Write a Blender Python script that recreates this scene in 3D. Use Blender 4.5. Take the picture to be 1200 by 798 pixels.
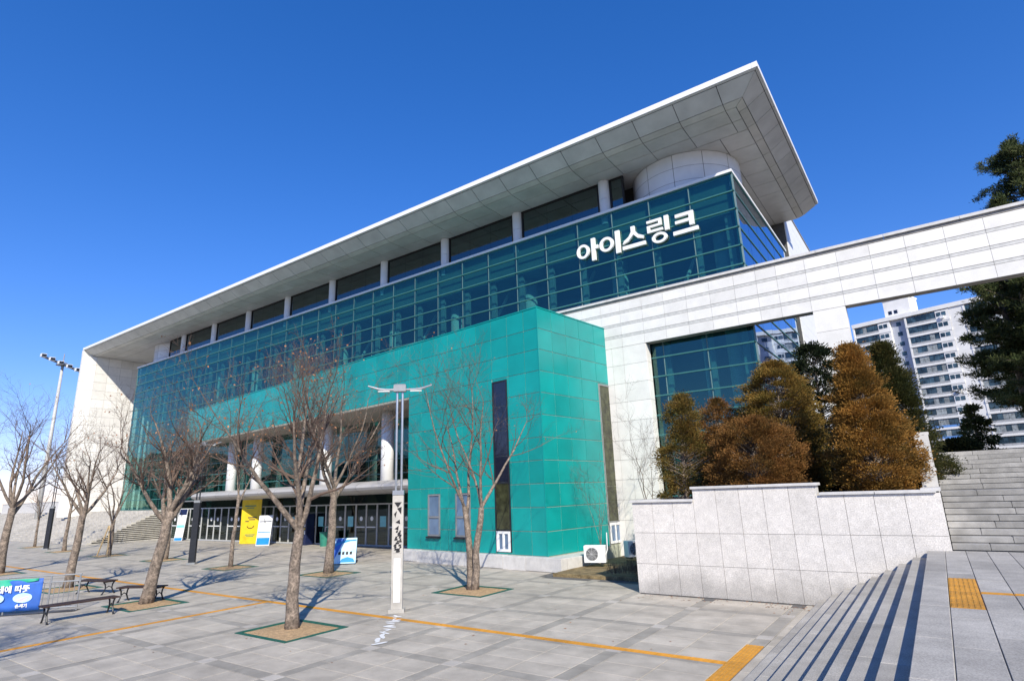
import bpy, bmesh, math, random
import numpy as np
from mathutils import Vector, Matrix
R = math.radians
for o in list(bpy.data.objects): bpy.data.objects.remove(o)
scene = bpy.context.scene
COL = scene.collection
random.seed(7)

# ------------------------------------------------------------------ camera
yaw, pitch, roll = R(-35.276), R(14.713), R(2.0446)
fw = Vector((math.sin(yaw)*math.cos(pitch), math.cos(yaw)*math.cos(pitch), math.sin(pitch)))
rt = Vector((math.cos(yaw), -math.sin(yaw), 0)); dn = fw.cross(rt)
r2 = math.cos(roll)*rt + math.sin(roll)*dn; d2 = -math.sin(roll)*rt + math.cos(roll)*dn
cam = bpy.data.cameras.new('camera'); camo = bpy.data.objects.new('camera', cam); COL.objects.link(camo)
CAM = Vector((0, 0, 2.9))
camo.matrix_world = Matrix(((r2.x, -d2.x, -fw.x, CAM.x), (r2.y, -d2.y, -fw.y, CAM.y), (r2.z, -d2.z, -fw.z, CAM.z), (0, 0, 0, 1)))
cam.sensor_width = 36; cam.lens = 675.04/1200*36; cam.clip_start = .05; cam.clip_end = 3000
scene.camera = camo
# ------------------------------------------------------------------ sky, sun, exposure
SUN_EL, SUN_AZ = R(34.5), R(132.7)
world = bpy.data.worlds.new('World'); scene.world = world; world.use_nodes = True
wn = world.node_tree.nodes; wl = world.node_tree.links; wn.clear()
sky = wn.new('ShaderNodeTexSky'); sky.sky_type = 'NISHITA'; sky.sun_disc = False
sky.sun_elevation = SUN_EL; sky.sun_rotation = SUN_AZ
sky.altitude = 0; sky.air_density = 1.0; sky.dust_density = 0.0; sky.ozone_density = 3.0
hs = wn.new('ShaderNodeHueSaturation'); hs.inputs['Saturation'].default_value = 1.46
bg = wn.new('ShaderNodeBackground'); bg.inputs['Strength'].default_value = 0.14
wo = wn.new('ShaderNodeOutputWorld')
gm = wn.new('ShaderNodeGamma'); gm.inputs['Gamma'].default_value = .82
wl.new(sky.outputs[0], gm.inputs['Color']); wl.new(gm.outputs[0], hs.inputs['Color']); tm = wn.new('ShaderNodeMix'); tm.data_type = 'RGBA'; tm.blend_type = 'MULTIPLY'; tm.inputs['Factor'].default_value = 1; tm.inputs['B'].default_value = (1.04, .95, 1.36, 1)
wl.new(hs.outputs[0], tm.inputs['A']); wl.new(tm.outputs['Result'], bg.inputs['Color']); wl.new(bg.outputs[0], wo.inputs['Surface'])
sl = bpy.data.lights.new('sun', 'SUN'); sl.energy = 4.8; sl.angle = R(.5); sl.color = (1, .94, .80)
so = bpy.data.objects.new('sun', sl); COL.objects.link(so)
ldir = Vector((-math.sin(SUN_AZ)*math.cos(SUN_EL), -math.cos(SUN_AZ)*math.cos(SUN_EL), -math.sin(SUN_EL)))
so.rotation_euler = ldir.to_track_quat('-Z', 'Y').to_euler(); so.location = (20, -20, 40)
vs = scene.view_settings; vs.view_transform = 'Standard'; vs.look = 'None'; vs.gamma = 1; vs.exposure = 0.42
scene.render.resolution_x, scene.render.resolution_y = 1024, 680

# ------------------------------------------------------------------ materials
def newmat(name):
    m = bpy.data.materials.new(name); m.use_nodes = True; n = m.node_tree.nodes; n.clear()
    out = n.new('ShaderNodeOutputMaterial'); return m, n, m.node_tree.links, out
def mat(name, col, rough=.6, var=.08, nscale=6., bump=0., metal=0., spec=.4, island=0., objvar=0., col2=None, speck=0., speck_scale=90., stain=0.):
    """procedural surface: noise tint, per-piece tint, speckle, stains and fine relief"""
    m, n, l, out = newmat(name)
    b = n.new('ShaderNodeBsdfPrincipled'); l.new(b.outputs[0], out.inputs[0])
    b.inputs['Roughness'].default_value = rough; b.inputs['Metallic'].default_value = metal
    b.inputs['Specular IOR Level'].default_value = spec
    tc = n.new('ShaderNodeNewGeometry'); pos = tc.outputs['Position']
    nz = n.new('ShaderNodeTexNoise'); nz.inputs['Scale'].default_value = nscale; nz.inputs['Detail'].default_value = 5
    l.new(pos, nz.inputs['Vector'])
    c2 = col2 or tuple(min(1, c*(1-3*var)) for c in col)
    mr = n.new('ShaderNodeMapRange'); mr.inputs['From Min'].default_value = .3; mr.inputs['From Max'].default_value = .7
    l.new(nz.outputs['Fac'], mr.inputs['Value'])
    mx = n.new('ShaderNodeMix'); mx.data_type = 'RGBA'; mx.inputs['A'].default_value = (*c2, 1); mx.inputs['B'].default_value = (*col, 1)
    l.new(mr.outputs[0], mx.inputs['Factor']); cur = mx.outputs['Result']
    def mul(cur, src, lo, hi, a=0., bb=1.):
        r = n.new('ShaderNodeMapRange'); r.inputs['From Min'].default_value = a; r.inputs['From Max'].default_value = bb
        r.inputs['To Min'].default_value = lo; r.inputs['To Max'].default_value = hi; l.new(src, r.inputs['Value'])
        v = n.new('ShaderNodeMix'); v.data_type = 'RGBA'; v.blend_type = 'MULTIPLY'; v.inputs['Factor'].default_value = 1
        l.new(cur, v.inputs['A']); l.new(r.outputs[0], v.inputs['B']); return v.outputs['Result']
    if objvar:
        oi = n.new('ShaderNodeObjectInfo'); cur = mul(cur, oi.outputs['Random'], 1-objvar, 1+objvar*.4)
    if island: cur = mul(cur, tc.outputs['Random Per Island'], 1-island, 1+island)
    if speck:
        s = n.new('ShaderNodeTexNoise'); s.inputs['Scale'].default_value = speck_scale; s.inputs['Detail'].default_value = 2
        l.new(pos, s.inputs['Vector']); cur = mul(cur, s.outputs['Fac'], 1-speck, 1+speck, .35, .65)
    if stain:
        s = n.new('ShaderNodeTexNoise'); s.inputs['Scale'].default_value = .55; s.inputs['Detail'].default_value = 7; s.inputs['Roughness'].default_value = .65
        l.new(pos, s.inputs['Vector']); cur = mul(cur, s.outputs['Fac'], 1-stain, 1.05, .32, .6)
    l.new(cur, b.inputs['Base Color'])
    if bump:
        bp = n.new('ShaderNodeBump'); bp.inputs['Strength'].default_value = min(1, bump); bp.inputs['Distance'].default_value = .01
        n3 = n.new('ShaderNodeTexNoise'); n3.inputs['Scale'].default_value = nscale*5; n3.inputs['Detail'].default_value = 4
        l.new(pos, n3.inputs['Vector']); l.new(n3.outputs['Fac'], bp.inputs['Height']); l.new(bp.outputs[0], b.inputs['Normal'])
    return m
def glass(name, tint, refl, base=.1, ior=1.6, wave=.03):
    """see-through tinted glass with fresnel mirror and slightly wavy reflections"""
    m, n, l, out = newmat(name)
    tr = n.new('ShaderNodeBsdfTransparent'); tr.inputs[0].default_value = (*tint, 1)
    gl = n.new('ShaderNodeBsdfGlossy'); gl.inputs['Color'].default_value = (*refl, 1); gl.inputs['Roughness'].default_value = .015
    ad = n.new('ShaderNodeMath'); ad.operation = 'ADD'; ad.use_clamp = True; ad.inputs[1].default_value = base
    mx = n.new('ShaderNodeMixShader'); g = n.new('ShaderNodeNewGeometry')
    # Schlick mirror term from |N.I| (both faces of a thin pane behave alike)
    dt = n.new('ShaderNodeVectorMath'); dt.operation = 'DOT_PRODUCT'; l.new(g.outputs['Normal'], dt.inputs[0]); l.new(g.outputs['Incoming'], dt.inputs[1])
    ab = n.new('ShaderNodeMath'); ab.operation = 'ABSOLUTE'; l.new(dt.outputs['Value'], ab.inputs[0])
    om = n.new('ShaderNodeMath'); om.operation = 'SUBTRACT'; om.inputs[0].default_value = 1; om.use_clamp = True; l.new(ab.outputs[0], om.inputs[1])
    pw = n.new('ShaderNodeMath'); pw.operation = 'POWER'; pw.inputs[1].default_value = 5; l.new(om.outputs[0], pw.inputs[0])
    f0 = ((ior-1)/(ior+1))**2
    fr = n.new('ShaderNodeMath'); fr.operation = 'MULTIPLY_ADD'; fr.inputs[1].default_value = 1-f0; fr.inputs[2].default_value = f0; l.new(pw.outputs[0], fr.inputs[0])
    nz = n.new('ShaderNodeTexNoise'); nz.inputs['Scale'].default_value = .7; nz.inputs['Detail'].default_value = 1
    bp = n.new('ShaderNodeBump'); bp.inputs['Strength'].default_value = wave; bp.inputs['Distance'].default_value = .1
    l.new(g.outputs['Position'], nz.inputs['Vector']); l.new(nz.outputs['Fac'], bp.inputs['Height']); l.new(bp.outputs[0], gl.inputs['Normal'])
    l.new(fr.outputs[0], ad.inputs[0]); l.new(ad.outputs[0], mx.inputs[0]); l.new(tr.outputs[0], mx.inputs[1]); l.new(gl.outputs[0], mx.inputs[2]); l.new(mx.outputs[0], out.inputs[0])
    return m
M = {}
M['teal'] = mat('teal_panel', (.004, .305, .285), .27, .06, .8, objvar=.13, stain=.05, spec=.5)
M['teal_joint'] = mat('teal_joint', (.42, .44, .35), .7)
M['white_tile'] = mat('white_tile', (.76, .735, .70), .5, .03, 3, objvar=.08, speck=.05, speck_scale=60, stain=.045)
M['tile_joint'] = mat('tile_joint', (.30, .29, .28), .8)
M['tile_groove'] = mat('tile_groove', (.60, .59, .57), .7)
M['white_metal'] = mat('white_metal', (.72, .73, .75), .32, .03, 2, objvar=.05)
M['white_paint'] = mat('white_paint', (.80, .80, .80), .4, .02)
M['post_paint'] = mat('post_paint', (.54, .51, .47), .5, .06, 5, stain=.35)
M['eave_panel'] = mat('eave_panel', (.56, .56, .55), .38, .05, 1.2, objvar=.06, stain=.10)
M['soffit_panel'] = mat('soffit_panel', (.57, .56, .54), .42, .05, 1.2, objvar=.08, stain=.10)
M['seam'] = mat('seam', (.10, .10, .10), .7)
M['granite_wall'] = mat('granite_wall', (.68, .64, .60), .6, .05, 8, objvar=.08, stain=.08, speck=.15, speck_scale=38, bump=.2)
def dirty(m, h, amt):
    n = m.node_tree.nodes; l = m.node_tree.links; b = next(x for x in n if x.type == 'BSDF_PRINCIPLED'); src = b.inputs['Base Color'].links[0].from_socket
    g = n.new('ShaderNodeNewGeometry'); sp = n.new('ShaderNodeSeparateXYZ'); l.new(g.outputs['Position'], sp.inputs[0])
    nz = n.new('ShaderNodeTexNoise'); nz.inputs['Scale'].default_value = 1.3; nz.inputs['Detail'].default_value = 6; l.new(g.outputs['Position'], nz.inputs['Vector'])
    a = n.new('ShaderNodeMath'); a.operation = 'MULTIPLY_ADD'; a.inputs[1].default_value = -1.5*h; l.new(nz.outputs['Fac'], a.inputs[0]); l.new(sp.outputs['Z'], a.inputs[2])
    r = n.new('ShaderNodeMapRange'); r.inputs['From Min'].default_value = -h*.45; r.inputs['From Max'].default_value = h*.1; r.inputs['To Min'].default_value = 1-amt; l.new(a.outputs[0], r.inputs['Value'])
    v = n.new('ShaderNodeMix'); v.data_type = 'RGBA'; v.blend_type = 'MULTIPLY'; v.inputs['Factor'].default_value = 1; l.new(src, v.inputs['A']); l.new(r.outputs[0], v.inputs['B']); l.new(v.outputs['Result'], b.inputs['Base Color'])
dirty(M['granite_wall'], .8, .32)
M['granite_cap'] = mat('granite_cap', (.62, .60, .58), .6, .06, 5, objvar=.06, speck=.12)
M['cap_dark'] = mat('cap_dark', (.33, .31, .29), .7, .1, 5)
M['paver'] = mat('paver', (.48, .432, .365), .75, .06, 2.2, objvar=.10, speck=.16, bump=.3, stain=.19)
M['paver_band'] = mat('paver_band', (.365, .335, .29), .75, .07, 2.2, objvar=.10, speck=.14, bump=.25, stain=.2)
M['paver_light'] = mat('paver_light', (.49, .45, .40), .75, .06, 2, objvar=.15, speck=.1)
M['grout'] = mat('grout', (.14, .135, .13), .9, .1, 8)
M['step'] = mat('step_granite', (.42, .395, .36), .7, .07, 3, objvar=.16, speck=.2, speck_scale=70, bump=.2, stain=.15)
M['step_old'] = mat('step_weathered', (.40, .385, .365), .75, .1, 4, objvar=.2, speck=.15, stain=.35, bump=.3)
M['yellow'] = mat('tactile_yellow', (.66, .31, .035), .6, .08, 10, objvar=.14, stain=.25)
M['soil'] = mat('soil', (.46, .31, .17), .95, .12, 14, bump=.8, speck=.3, speck_scale=60)
M['garden'] = mat('garden_earth', (.20, .15, .09), .95, .15, 10, bump=.8, speck=.35)
M['grate'] = mat('grate_green', (.02, .13, .095), .5, .15, 20, objvar=.1)
M['bark'] = mat('bark', (.275, .215, .17), .9, .14, 7, bump=1., speck=.35, speck_scale=22, col2=(.10, .08, .065))
M['twig'] = mat('twig', (.13, .088, .068), .85, .1, 5, island=.35)
M['dryleaf'] = mat('dry_leaf', (.33, .15, .07), .8, .1, 5, island=.4)
M['dark_metal'] = mat('dark_metal', (.022, .024, .03), .4, .1, 6)
M['grey_metal'] = mat('grey_metal', (.30, .31, .32), .35, .06, 6, metal=.3)
M['door_frame'] = mat('door_frame', (.50, .50, .49), .4, .05, 4)
M['steel'] = mat('steel', (.55, .55, .56), .28, .04, 6, metal=.8)
M['bench_wood'] = mat('bench_wood', (.05, .028, .022), .55, .15, 9, objvar=.3)
M['mullion'] = mat('mullion_green', (.05, .17, .165), .35, .05, 4)
M['mullion_in'] = mat('mullion_inner', (.16, .24, .24), .4, .05, 4)
M['spandrel'] = mat('spandrel', (.17, .235, .22), .5, .04, 1)
M['interior'] = mat('interior_wall', (.26, .32, .40), .8, .1, .6)
M['interior_fin'] = mat('interior_fin', (.32, .37, .38), .6, .05)
M['interior_dark'] = mat('interior_dark', (.045, .042, .04), .8, .1, .6)
M['interior_col'] = mat('interior_column', (.75, .75, .73), .6, .03)
M['glass'] = glass('curtain_glass', (.47, .70, .69), (.50, .84, .76), .07, 1.45, .05)
M['glass_side'] = glass('side_glass', (.14, .33, .42), (.72, .84, 1.0), .35, 1.7, .02)
M['glass_clere'] = glass('clerestory_glass', (.05, .08, .07), (.50, .58, .60), .22, 1.6, .02)
M['glass_door'] = glass('door_glass', (.30, .38, .38), (.8, .9, .9), .05, 1.5, .02)
M['glass_dark'] = mat('dark_glass', (.012, .016, .035), .06, .1, 2, spec=.8)
M['glass_olive'] = mat('olive_glass', (.07, .075, .035), .12, .25, 4, spec=.6)
M['glass_blue'] = mat('blue_glass', (.15, .23, .36), .07, .1, 2, spec=.8)
M['canopy'] = mat('canopy_metal', (.46, .44, .42), .45, .05, 1, objvar=.05)
M['soffit_dark'] = mat('annex_soffit', (.36, .33, .28), .6, .05, 1)
M['navy'] = mat('navy', (.012, .02, .07), .4, .1, 6)
M['sign_yellow'] = mat('sign_yellow', (.78, .55, .02), .5, .05, 3)
M['sign_blue'] = mat('sign_blue', (.02, .25, .55), .4, .05, 3)
M['sign_cyan'] = mat('sign_cyan', (.22, .58, .66), .4, .05, 3)
M['sign_pale'] = mat('sign_pale', (.55, .72, .82), .5, .1, 3, col2=(.35, .6, .82))
M['banner_blue'] = mat('banner_blue', (.035, .14, .55), .6, .1, 3)
M['banner_green'] = mat('banner_green', (.03, .42, .27), .6, .1, 3)
M['black'] = mat('black', (.012, .012, .014), .5, .05)
M['pink'] = mat('pale_pink', (.75, .50, .52), .6, .05)
M['bin_green'] = mat('bin_green', (.03, .22, .16), .5, .1, 5)
M['ground'] = mat('ground', (.20, .19, .165), .95, .12, .3, stain=.3)
M['step_light'] = mat('step_light', (.56, .52, .46), .75, .1, 3, stain=.2, speck=.1)
M['lawn'] = mat('lawn', (.27, .20, .10), .95, .2, 4, bump=.8, speck=.3, speck_scale=30)
M['apt_white'] = mat('apartment_white', (.80, .78, .75), .7, .02, .4, stain=.06)
M['apt_grey'] = mat('apartment_grey', (.42, .45, .52), .7, .03, .4)
M['apt_glass'] = mat('apartment_glass', (.07, .13, .17), .12, .3, .8, objvar=.5, spec=.6)
M['apt_curtain'] = mat('apartment_curtain', (.42, .46, .47), .6, .2, 2, objvar=.3)
M['apt_blue'] = mat('apartment_blue', (.12, .28, .62), .6, .05, 2)
M['apt_rail'] = mat('apartment_rail', (.42, .425, .43), .5, .1, 2)
M['hill'] = mat('hill_wood', (.035, .05, .022), .95, .3, .12, bump=1)
M['stake'] = mat('stake_wood', (.50, .36, .19), .8, .1, 5)
def leafmat(name, a, b, c):
    m, n, l, out = newmat(name)
    p = n.new('ShaderNodeBsdfPrincipled'); p.inputs['Roughness'].default_value = .7; p.inputs['Specular IOR Level'].default_value = .2
    g = n.new('ShaderNodeNewGeometry'); cr = n.new('ShaderNodeValToRGB'); e = cr.color_ramp.elements
    e[0].color = (*a, 1); e[1].color = (*c, 1); k = cr.color_ramp.elements.new(.5); k.color = (*b, 1)
    nz = n.new('ShaderNodeTexNoise'); nz.inputs['Scale'].default_value = 1.6; nz.inputs['Detail'].default_value = 3
    l.new(g.outputs['Position'], nz.inputs['Vector'])
    mm = n.new('ShaderNodeMath'); mm.operation = 'MULTIPLY_ADD'; mm.inputs[1].default_value = .45
    sc = n.new('ShaderNodeMapRange'); sc.inputs['From Min'].default_value = .3; sc.inputs['From Max'].default_value = .7; sc.inputs['To Max'].default_value = .55
    l.new(nz.outputs['Fac'], sc.inputs['Value']); l.new(g.outputs['Random Per Island'], mm.inputs[0]); l.new(sc.outputs[0], mm.inputs[2])
    l.new(mm.outputs[0], cr.inputs['Fac']); l.new(cr.outputs[0], p.inputs['Base Color'])
    t = n.new('ShaderNodeBsdfTranslucent'); l.new(cr.outputs[0], t.inputs['Color'])
    ms = n.new('ShaderNodeMixShader'); ms.inputs[0].default_value = .22; l.new(p.outputs[0], ms.inputs[1]); l.new(t.outputs[0], ms.inputs[2]); l.new(ms.outputs[0], out.inputs[0])
    return m
M['leaf_gold'] = leafmat('leaf_gold', (.07, .06, .016), (.26, .135, .03), (.44, .21, .048))
M['leaf_olive'] = leafmat('leaf_olive', (.042, .055, .012), (.14, .10, .024), (.26, .145, .038))
M['leaf_red'] = leafmat('leaf_red', (.058, .048, .015), (.19, .094, .027), (.33, .148, .044))
M['leaf_mix'] = leafmat('leaf_mix', (.055, .065, .015), (.20, .13, .03), (.34, .185, .042))
M['leaf_dark'] = leafmat('leaf_dark', (.018, .03, .01), (.045, .05, .014), (.10, .075, .02))
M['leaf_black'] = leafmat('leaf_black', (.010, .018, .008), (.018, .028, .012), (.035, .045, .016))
M['needle'] = leafmat('needle', (.03, .05, .02), (.065, .085, .03), (.13, .135, .05))

# ------------------------------------------------------------------ builders
def tag(o, label=None, cat=None, group=None, kind=None):
    if label: o['label'] = label
    if cat: o['category'] = cat
    if group: o['group'] = group
    if kind: o['kind'] = kind
    return o
def thing(name, label, cat, loc=(0, 0, 0), rz=0, group=None):
    o = bpy.data.objects.new(name, None); COL.objects.link(o); o.location = loc; o.rotation_euler = (0, 0, rz); o.empty_display_size = .2
    return tag(o, label, cat, group)
def link(name, me, parent=None, loc=(0, 0, 0), rot=None, scale=None):
    o = bpy.data.objects.new(name, me); COL.objects.link(o); o.location = loc
    if rot: o.rotation_euler = rot
    if scale: o.scale = scale
    if parent: o.parent = parent
    return o
class MB:
    def __init__(s): s.v = []; s.f = []; s.m = []
    def add(s, vs, fs, mi=0):
        k = len(s.v); s.v += [tuple(p) for p in vs]; s.f += [tuple(i+k for i in f) for f in fs]; s.m += [mi]*len(fs); return s
    def box(s, x0, x1, y0, y1, z0, z1, mi=0):
        return s.add([(x0, y0, z0), (x1, y0, z0), (x1, y1, z0), (x0, y1, z0), (x0, y0, z1), (x1, y0, z1), (x1, y1, z1), (x0, y1, z1)],
                     [(0, 3, 2, 1), (4, 5, 6, 7), (0, 1, 5, 4), (1, 2, 6, 5), (2, 3, 7, 6), (3, 0, 4, 7)], mi)
    def cbox(s, c, d, mi=0): return s.box(c[0]-d[0]/2, c[0]+d[0]/2, c[1]-d[1]/2, c[1]+d[1]/2, c[2]-d[2]/2, c[2]+d[2]/2, mi)
    def bbox(s, x0, x1, y0, y1, z0, z1, b=.01, mi=0):
        """box with chamfered top edge (44 tris at most)"""
        v = [(x0, y0, z0), (x1, y0, z0), (x1, y1, z0), (x0, y1, z0), (x0, y0, z1-b), (x1, y0, z1-b), (x1, y1, z1-b), (x0, y1, z1-b), (x0+b, y0+b, z1), (x1-b, y0+b, z1), (x1-b, y1-b, z1), (x0+b, y1-b, z1)]
        f = [(0, 3, 2, 1), (8, 9, 10, 11)]
        for a in range(4):
            c = (a+1) % 4; f += [(a, c, c+4, a+4), (a+4, c+4, c+8, a+8)]
        return s.add(v, f, mi)
    def prism(s, poly, axis, a, b, mi=0):
        """polygon (list of 2-tuples) extruded along axis 'x','y' or 'z' from a to b"""
        n = len(poly)
        def P(p, t): return {'x': (t, p[0], p[1]), 'y': (p[0], t, p[1]), 'z': (p[0], p[1], t)}[axis]
        vs = [P(p, a) for p in poly]+[P(p, b) for p in poly]
        fs = [tuple(range(n)), tuple(range(2*n-1, n-1, -1))]+[(i, i+n, (i+1) % n+n, (i+1) % n) for i in range(n)]
        return s.add(vs, fs, mi)
    def tube(s, pts, rs, n=8, cap=True, mi=0):
        pts = [Vector(p) for p in pts]; k = len(s.v); prev = None
        for i, p in enumerate(pts):
            d = (pts[min(i+1, len(pts)-1)]-pts[max(i-1, 0)])
            d = d.normalized() if d.length > 1e-9 else Vector((0, 0, 1))
            if prev is None:
                a = d.orthogonal().normalized()
            else:
                a = prev-d*prev.dot(d); a = a.normalized() if a.length > 1e-6 else d.orthogonal().normalized()
            prev = a; b = d.cross(a); r = rs[i] if isinstance(rs, (list, tuple)) else rs
            for j in range(n):
                t = 2*math.pi*j/n; s.v.append(tuple(p+a*(r*math.cos(t))+b*(r*math.sin(t))))
        for i in range(len(pts)-1):
            for j in range(n):
                s.f.append((k+i*n+j, k+i*n+(j+1) % n, k+(i+1)*n+(j+1) % n, k+(i+1)*n+j)); s.m.append(mi)
        if cap:
            s.f.append(tuple(k+j for j in range(n-1, -1, -1))); s.m.append(mi)
            e = k+(len(pts)-1)*n; s.f.append(tuple(e+j for j in range(n))); s.m.append(mi)
        return s
    def mesh(s, name, mats, smooth=False):
        me = bpy.data.meshes.new(name); me.from_pydata(s.v, [], s.f)
        for m in (mats if isinstance(mats, (list, tuple)) else [mats]): me.materials.append(m)
        if len(me.materials) > 1: me.polygons.foreach_set('material_index', s.m)
        if smooth: me.polygons.foreach_set('use_smooth', [True]*len(me.polygons))
        me.update(); return me
    def build(s, name, mats, parent=None, loc=(0, 0, 0), smooth=False, kind=None, recalc=False, rot=None):
        me = s.mesh(name, mats, smooth)
        if recalc:
            b = bmesh.new(); b.from_mesh(me); bmesh.ops.recalc_face_normals(b, faces=b.faces); b.to_mesh(me); b.free()
        o = link(name, me, parent, loc, rot)
        if kind: o['kind'] = kind
        return o
CACHE = {}
def piece(name, c, d, m, parent=None, off=(0, 0, 0), bev=None, rot=None):
    """one box-shaped piece; alike pieces share mesh data. c = centre (world or local), off = parent's place"""
    key = (name, m.name, round(d[0], 3), round(d[1], 3), round(d[2], 3), bev)
    if key not in CACHE:
        mb = MB(); x, y, z = d[0]/2, d[1]/2, d[2]/2
        (mb.bbox(-x, x, -y, y, -z, z, bev) if bev else mb.box(-x, x, -y, y, -z, z)); CACHE[key] = mb.mesh(name, m)
    return link(name, CACHE[key], parent, (c[0]-off[0], c[1]-off[1], c[2]-off[2]), rot)
def npmesh(name, V, F, m):
    """V (n,3), F (k,4) quads"""
    me = bpy.data.meshes.new(name); me.vertices.add(len(V)); me.vertices.foreach_set('co', V.astype(np.float32).ravel())
    k, w = F.shape; me.loops.add(k*w); me.loops.foreach_set('vertex_index', F.astype(np.int32).ravel())
    me.polygons.add(k); me.polygons.foreach_set('loop_start', np.arange(0, k*w, w, dtype=np.int32)); me.polygons.foreach_set('loop_total', np.full(k, w, dtype=np.int32))
    me.materials.append(m); me.update(calc_edges=True); return me
def proj(p):
    q = Vector(p)-CAM; z = q.dot(fw)
    if z < .3: return None
    return 600+675.04*q.dot(r2)/z, 399+675.04*q.dot(d2)/z
def inframe(p, mg=60):
    q = proj(p); return q is not None and -mg < q[0] < 1200+mg and -mg < q[1] < 798+mg

# ------------------------------------------------------------------ ground
g = MB(); g.add([(-900, -700, -.09), (700, -700, -.09), (700, 1100, -.09), (-900, 1100, -.09)], [(0, 1, 2, 3)])
tag(g.build('ground', M['ground']), kind='structure')
# plaza: grout bed with pavers on it
plaza = tag(MB().box(-76, -2.9, -14, 25.05, -.08, -.010).build('plaza_pavement', M['grout']), kind='structure')
GX, GY = 2.16, 2.13; X0, Y0 = -3.28, 12.80; BW = .30
cells = []
def addp(x0, x1, y0, y1, kind):
    cells.append((x0, x1, y0, y1, kind))
BEDS = [(-12.71, 8.77), (-20.12, 8.76), (-20.41, 15.6), (-27.0, 15.22), (-12.25, 14.75), (-26.9, 8.94), (-36.6, 9.3), (-41.8, 15.77), (-34.7, 15.79), (-49.9, 16.05), (-58.7, 16.86)]
BHX, BHY = .98, .83
def in_bed(x0, x1, y0, y1):
    return any(x0 < bx+BHX and x1 > bx-BHX and y0 < by+BHY and y1 > by-BHY for bx, by in BEDS)
for i in range(-33, 1):
    bx = X0+i*GX
    for j in range(-12, 6):
        by = Y0+j*GY
        # crossing square, two bands, six slabs
        addp(bx-BW/2, bx+BW/2, by-BW/2, by+BW/2, 2)
        x0, x1 = bx-GX+BW/2, bx-BW/2; y0, y1 = by+BW/2, by+GY-BW/2
        for q in range(2): addp(x0+(x1-x0)*q/2, x0+(x1-x0)*(q+1)/2, by-BW/2, by+BW/2, 1)
        for q in range(2): addp(bx-BW/2, bx+BW/2, y0+(y1-y0)*q/2, y0+(y1-y0)*(q+1)/2, 1)
        for a in range(2):
            for c in range(3):
                addp(x0+(x1-x0)*a/2, x0+(x1-x0)*(a+1)/2, y0+(y1-y0)*c/3, y0+(y1-y0)*(c+1)/3, 0)
YL = 10.76   # guide line
def clip(cl, X0c, X1c, Y0c, Y1c):
    """cut a rectangle out of every slab so that inlays lie between slabs"""
    out = []
    for (x0, x1, y0, y1, k) in cl:
        if x1 <= X0c or x0 >= X1c or y1 <= Y0c or y0 >= Y1c: out.append((x0, x1, y0, y1, k)); continue
        if x0 < X0c: out.append((x0, X0c, y0, y1, k))
        if x1 > X1c: out.append((X1c, x1, y0, y1, k))
        a, b = max(x0, X0c), min(x1, X1c)
        if y0 < Y0c: out.append((a, b, y0, Y0c, k))
        if y1 > Y1c: out.append((a, b, Y1c, y1, k))
    return [c for c in out if c[1]-c[0] > .03 and c[3]-c[2] > .03]
cells = clip(cells, -74, -3.46, YL-.09, YL+.09)
y = -13.
while y < 16.3: addp(-3.13, -2.80, y, min(y+.9, 16.42), 0); y += .9
cells = clip(cells, -3.46, -3.14, -14, 12.12)
cells = clip(cells, -16.93, -16.75, -14, YL-.09)
for bx, by in BEDS: cells = clip(cells, bx-BHX, bx+BHX, by-BHY, by+BHY)
cells = [c for c in cells if c[0] >= -75.5 and c[3] < 24.9 and c[2] > -13]
# nothing under the annex plinth, retaining wall and stair
t_an = R(-6.337); TCX, TCY = -12.43, 19.42
def under(c):
    x, y = (c[0]+c[1])/2, (c[2]+c[3])/2
    if x > -7.6 and y > 16.44: return True
    lx = (x-TCX)*math.cos(t_an)+(y-TCY)*math.sin(t_an); ly = -(x-TCX)*math.sin(t_an)+(y-TCY)*math.cos(t_an)
    if -8.4 < lx < .9 and ly > -.1: return True
    if x > -12 and y > 18.0: return True
    if x < -55.5 and y > 19.2: return True
    return False
cells = [c for c in cells if not under(c)]
def score(c):
    p = ((c[0]+c[1])/2, (c[2]+c[3])/2, 0)
    if not inframe(p, 10): return 0
    q = [proj((c[a], c[b], 0)) for a, b in ((0, 2), (1, 2), (1, 3), (0, 3))]
    if any(v is None for v in q): return 1
    return abs(sum(q[i][0]*q[(i+1) % 4][1]-q[(i+1) % 4][0]*q[i][1] for i in range(4)))/2
cells.sort(key=score, reverse=True)
PM = [M['paver'], M['paver_band'], M['paver_light']]
rest = [MB(), MB(), MB()]
for n_, (x0, x1, y0, y1, k) in enumerate(cells):
    gp = .0055; dz = random.uniform(-.0015, .0015)
    if n_ < 300:
        piece('paver', ((x0+x1)/2, (y0+y1)/2, -.0125+dz), (x1-x0-2*gp, y1-y0-2*gp, .025), PM[k], plaza, bev=.004, rot=(random.uniform(-.0008, .0008), random.uniform(-.0008, .0008), 0))
    else: rest[k].box(x0+gp, x1-gp, y0+gp, y1-gp, -.02+dz, dz)
for k, nm in enumerate(('far_pavers', 'far_band_pavers', 'far_crossing_pavers')):
    rest[k].build(nm, mat(nm+'_stone', [(.48, .432, .365), (.365, .335, .29), (.49, .45, .40)][k], .75, .06, 2.2, island=.07, speck=.16, stain=.19), plaza, kind='stuff')
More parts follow.
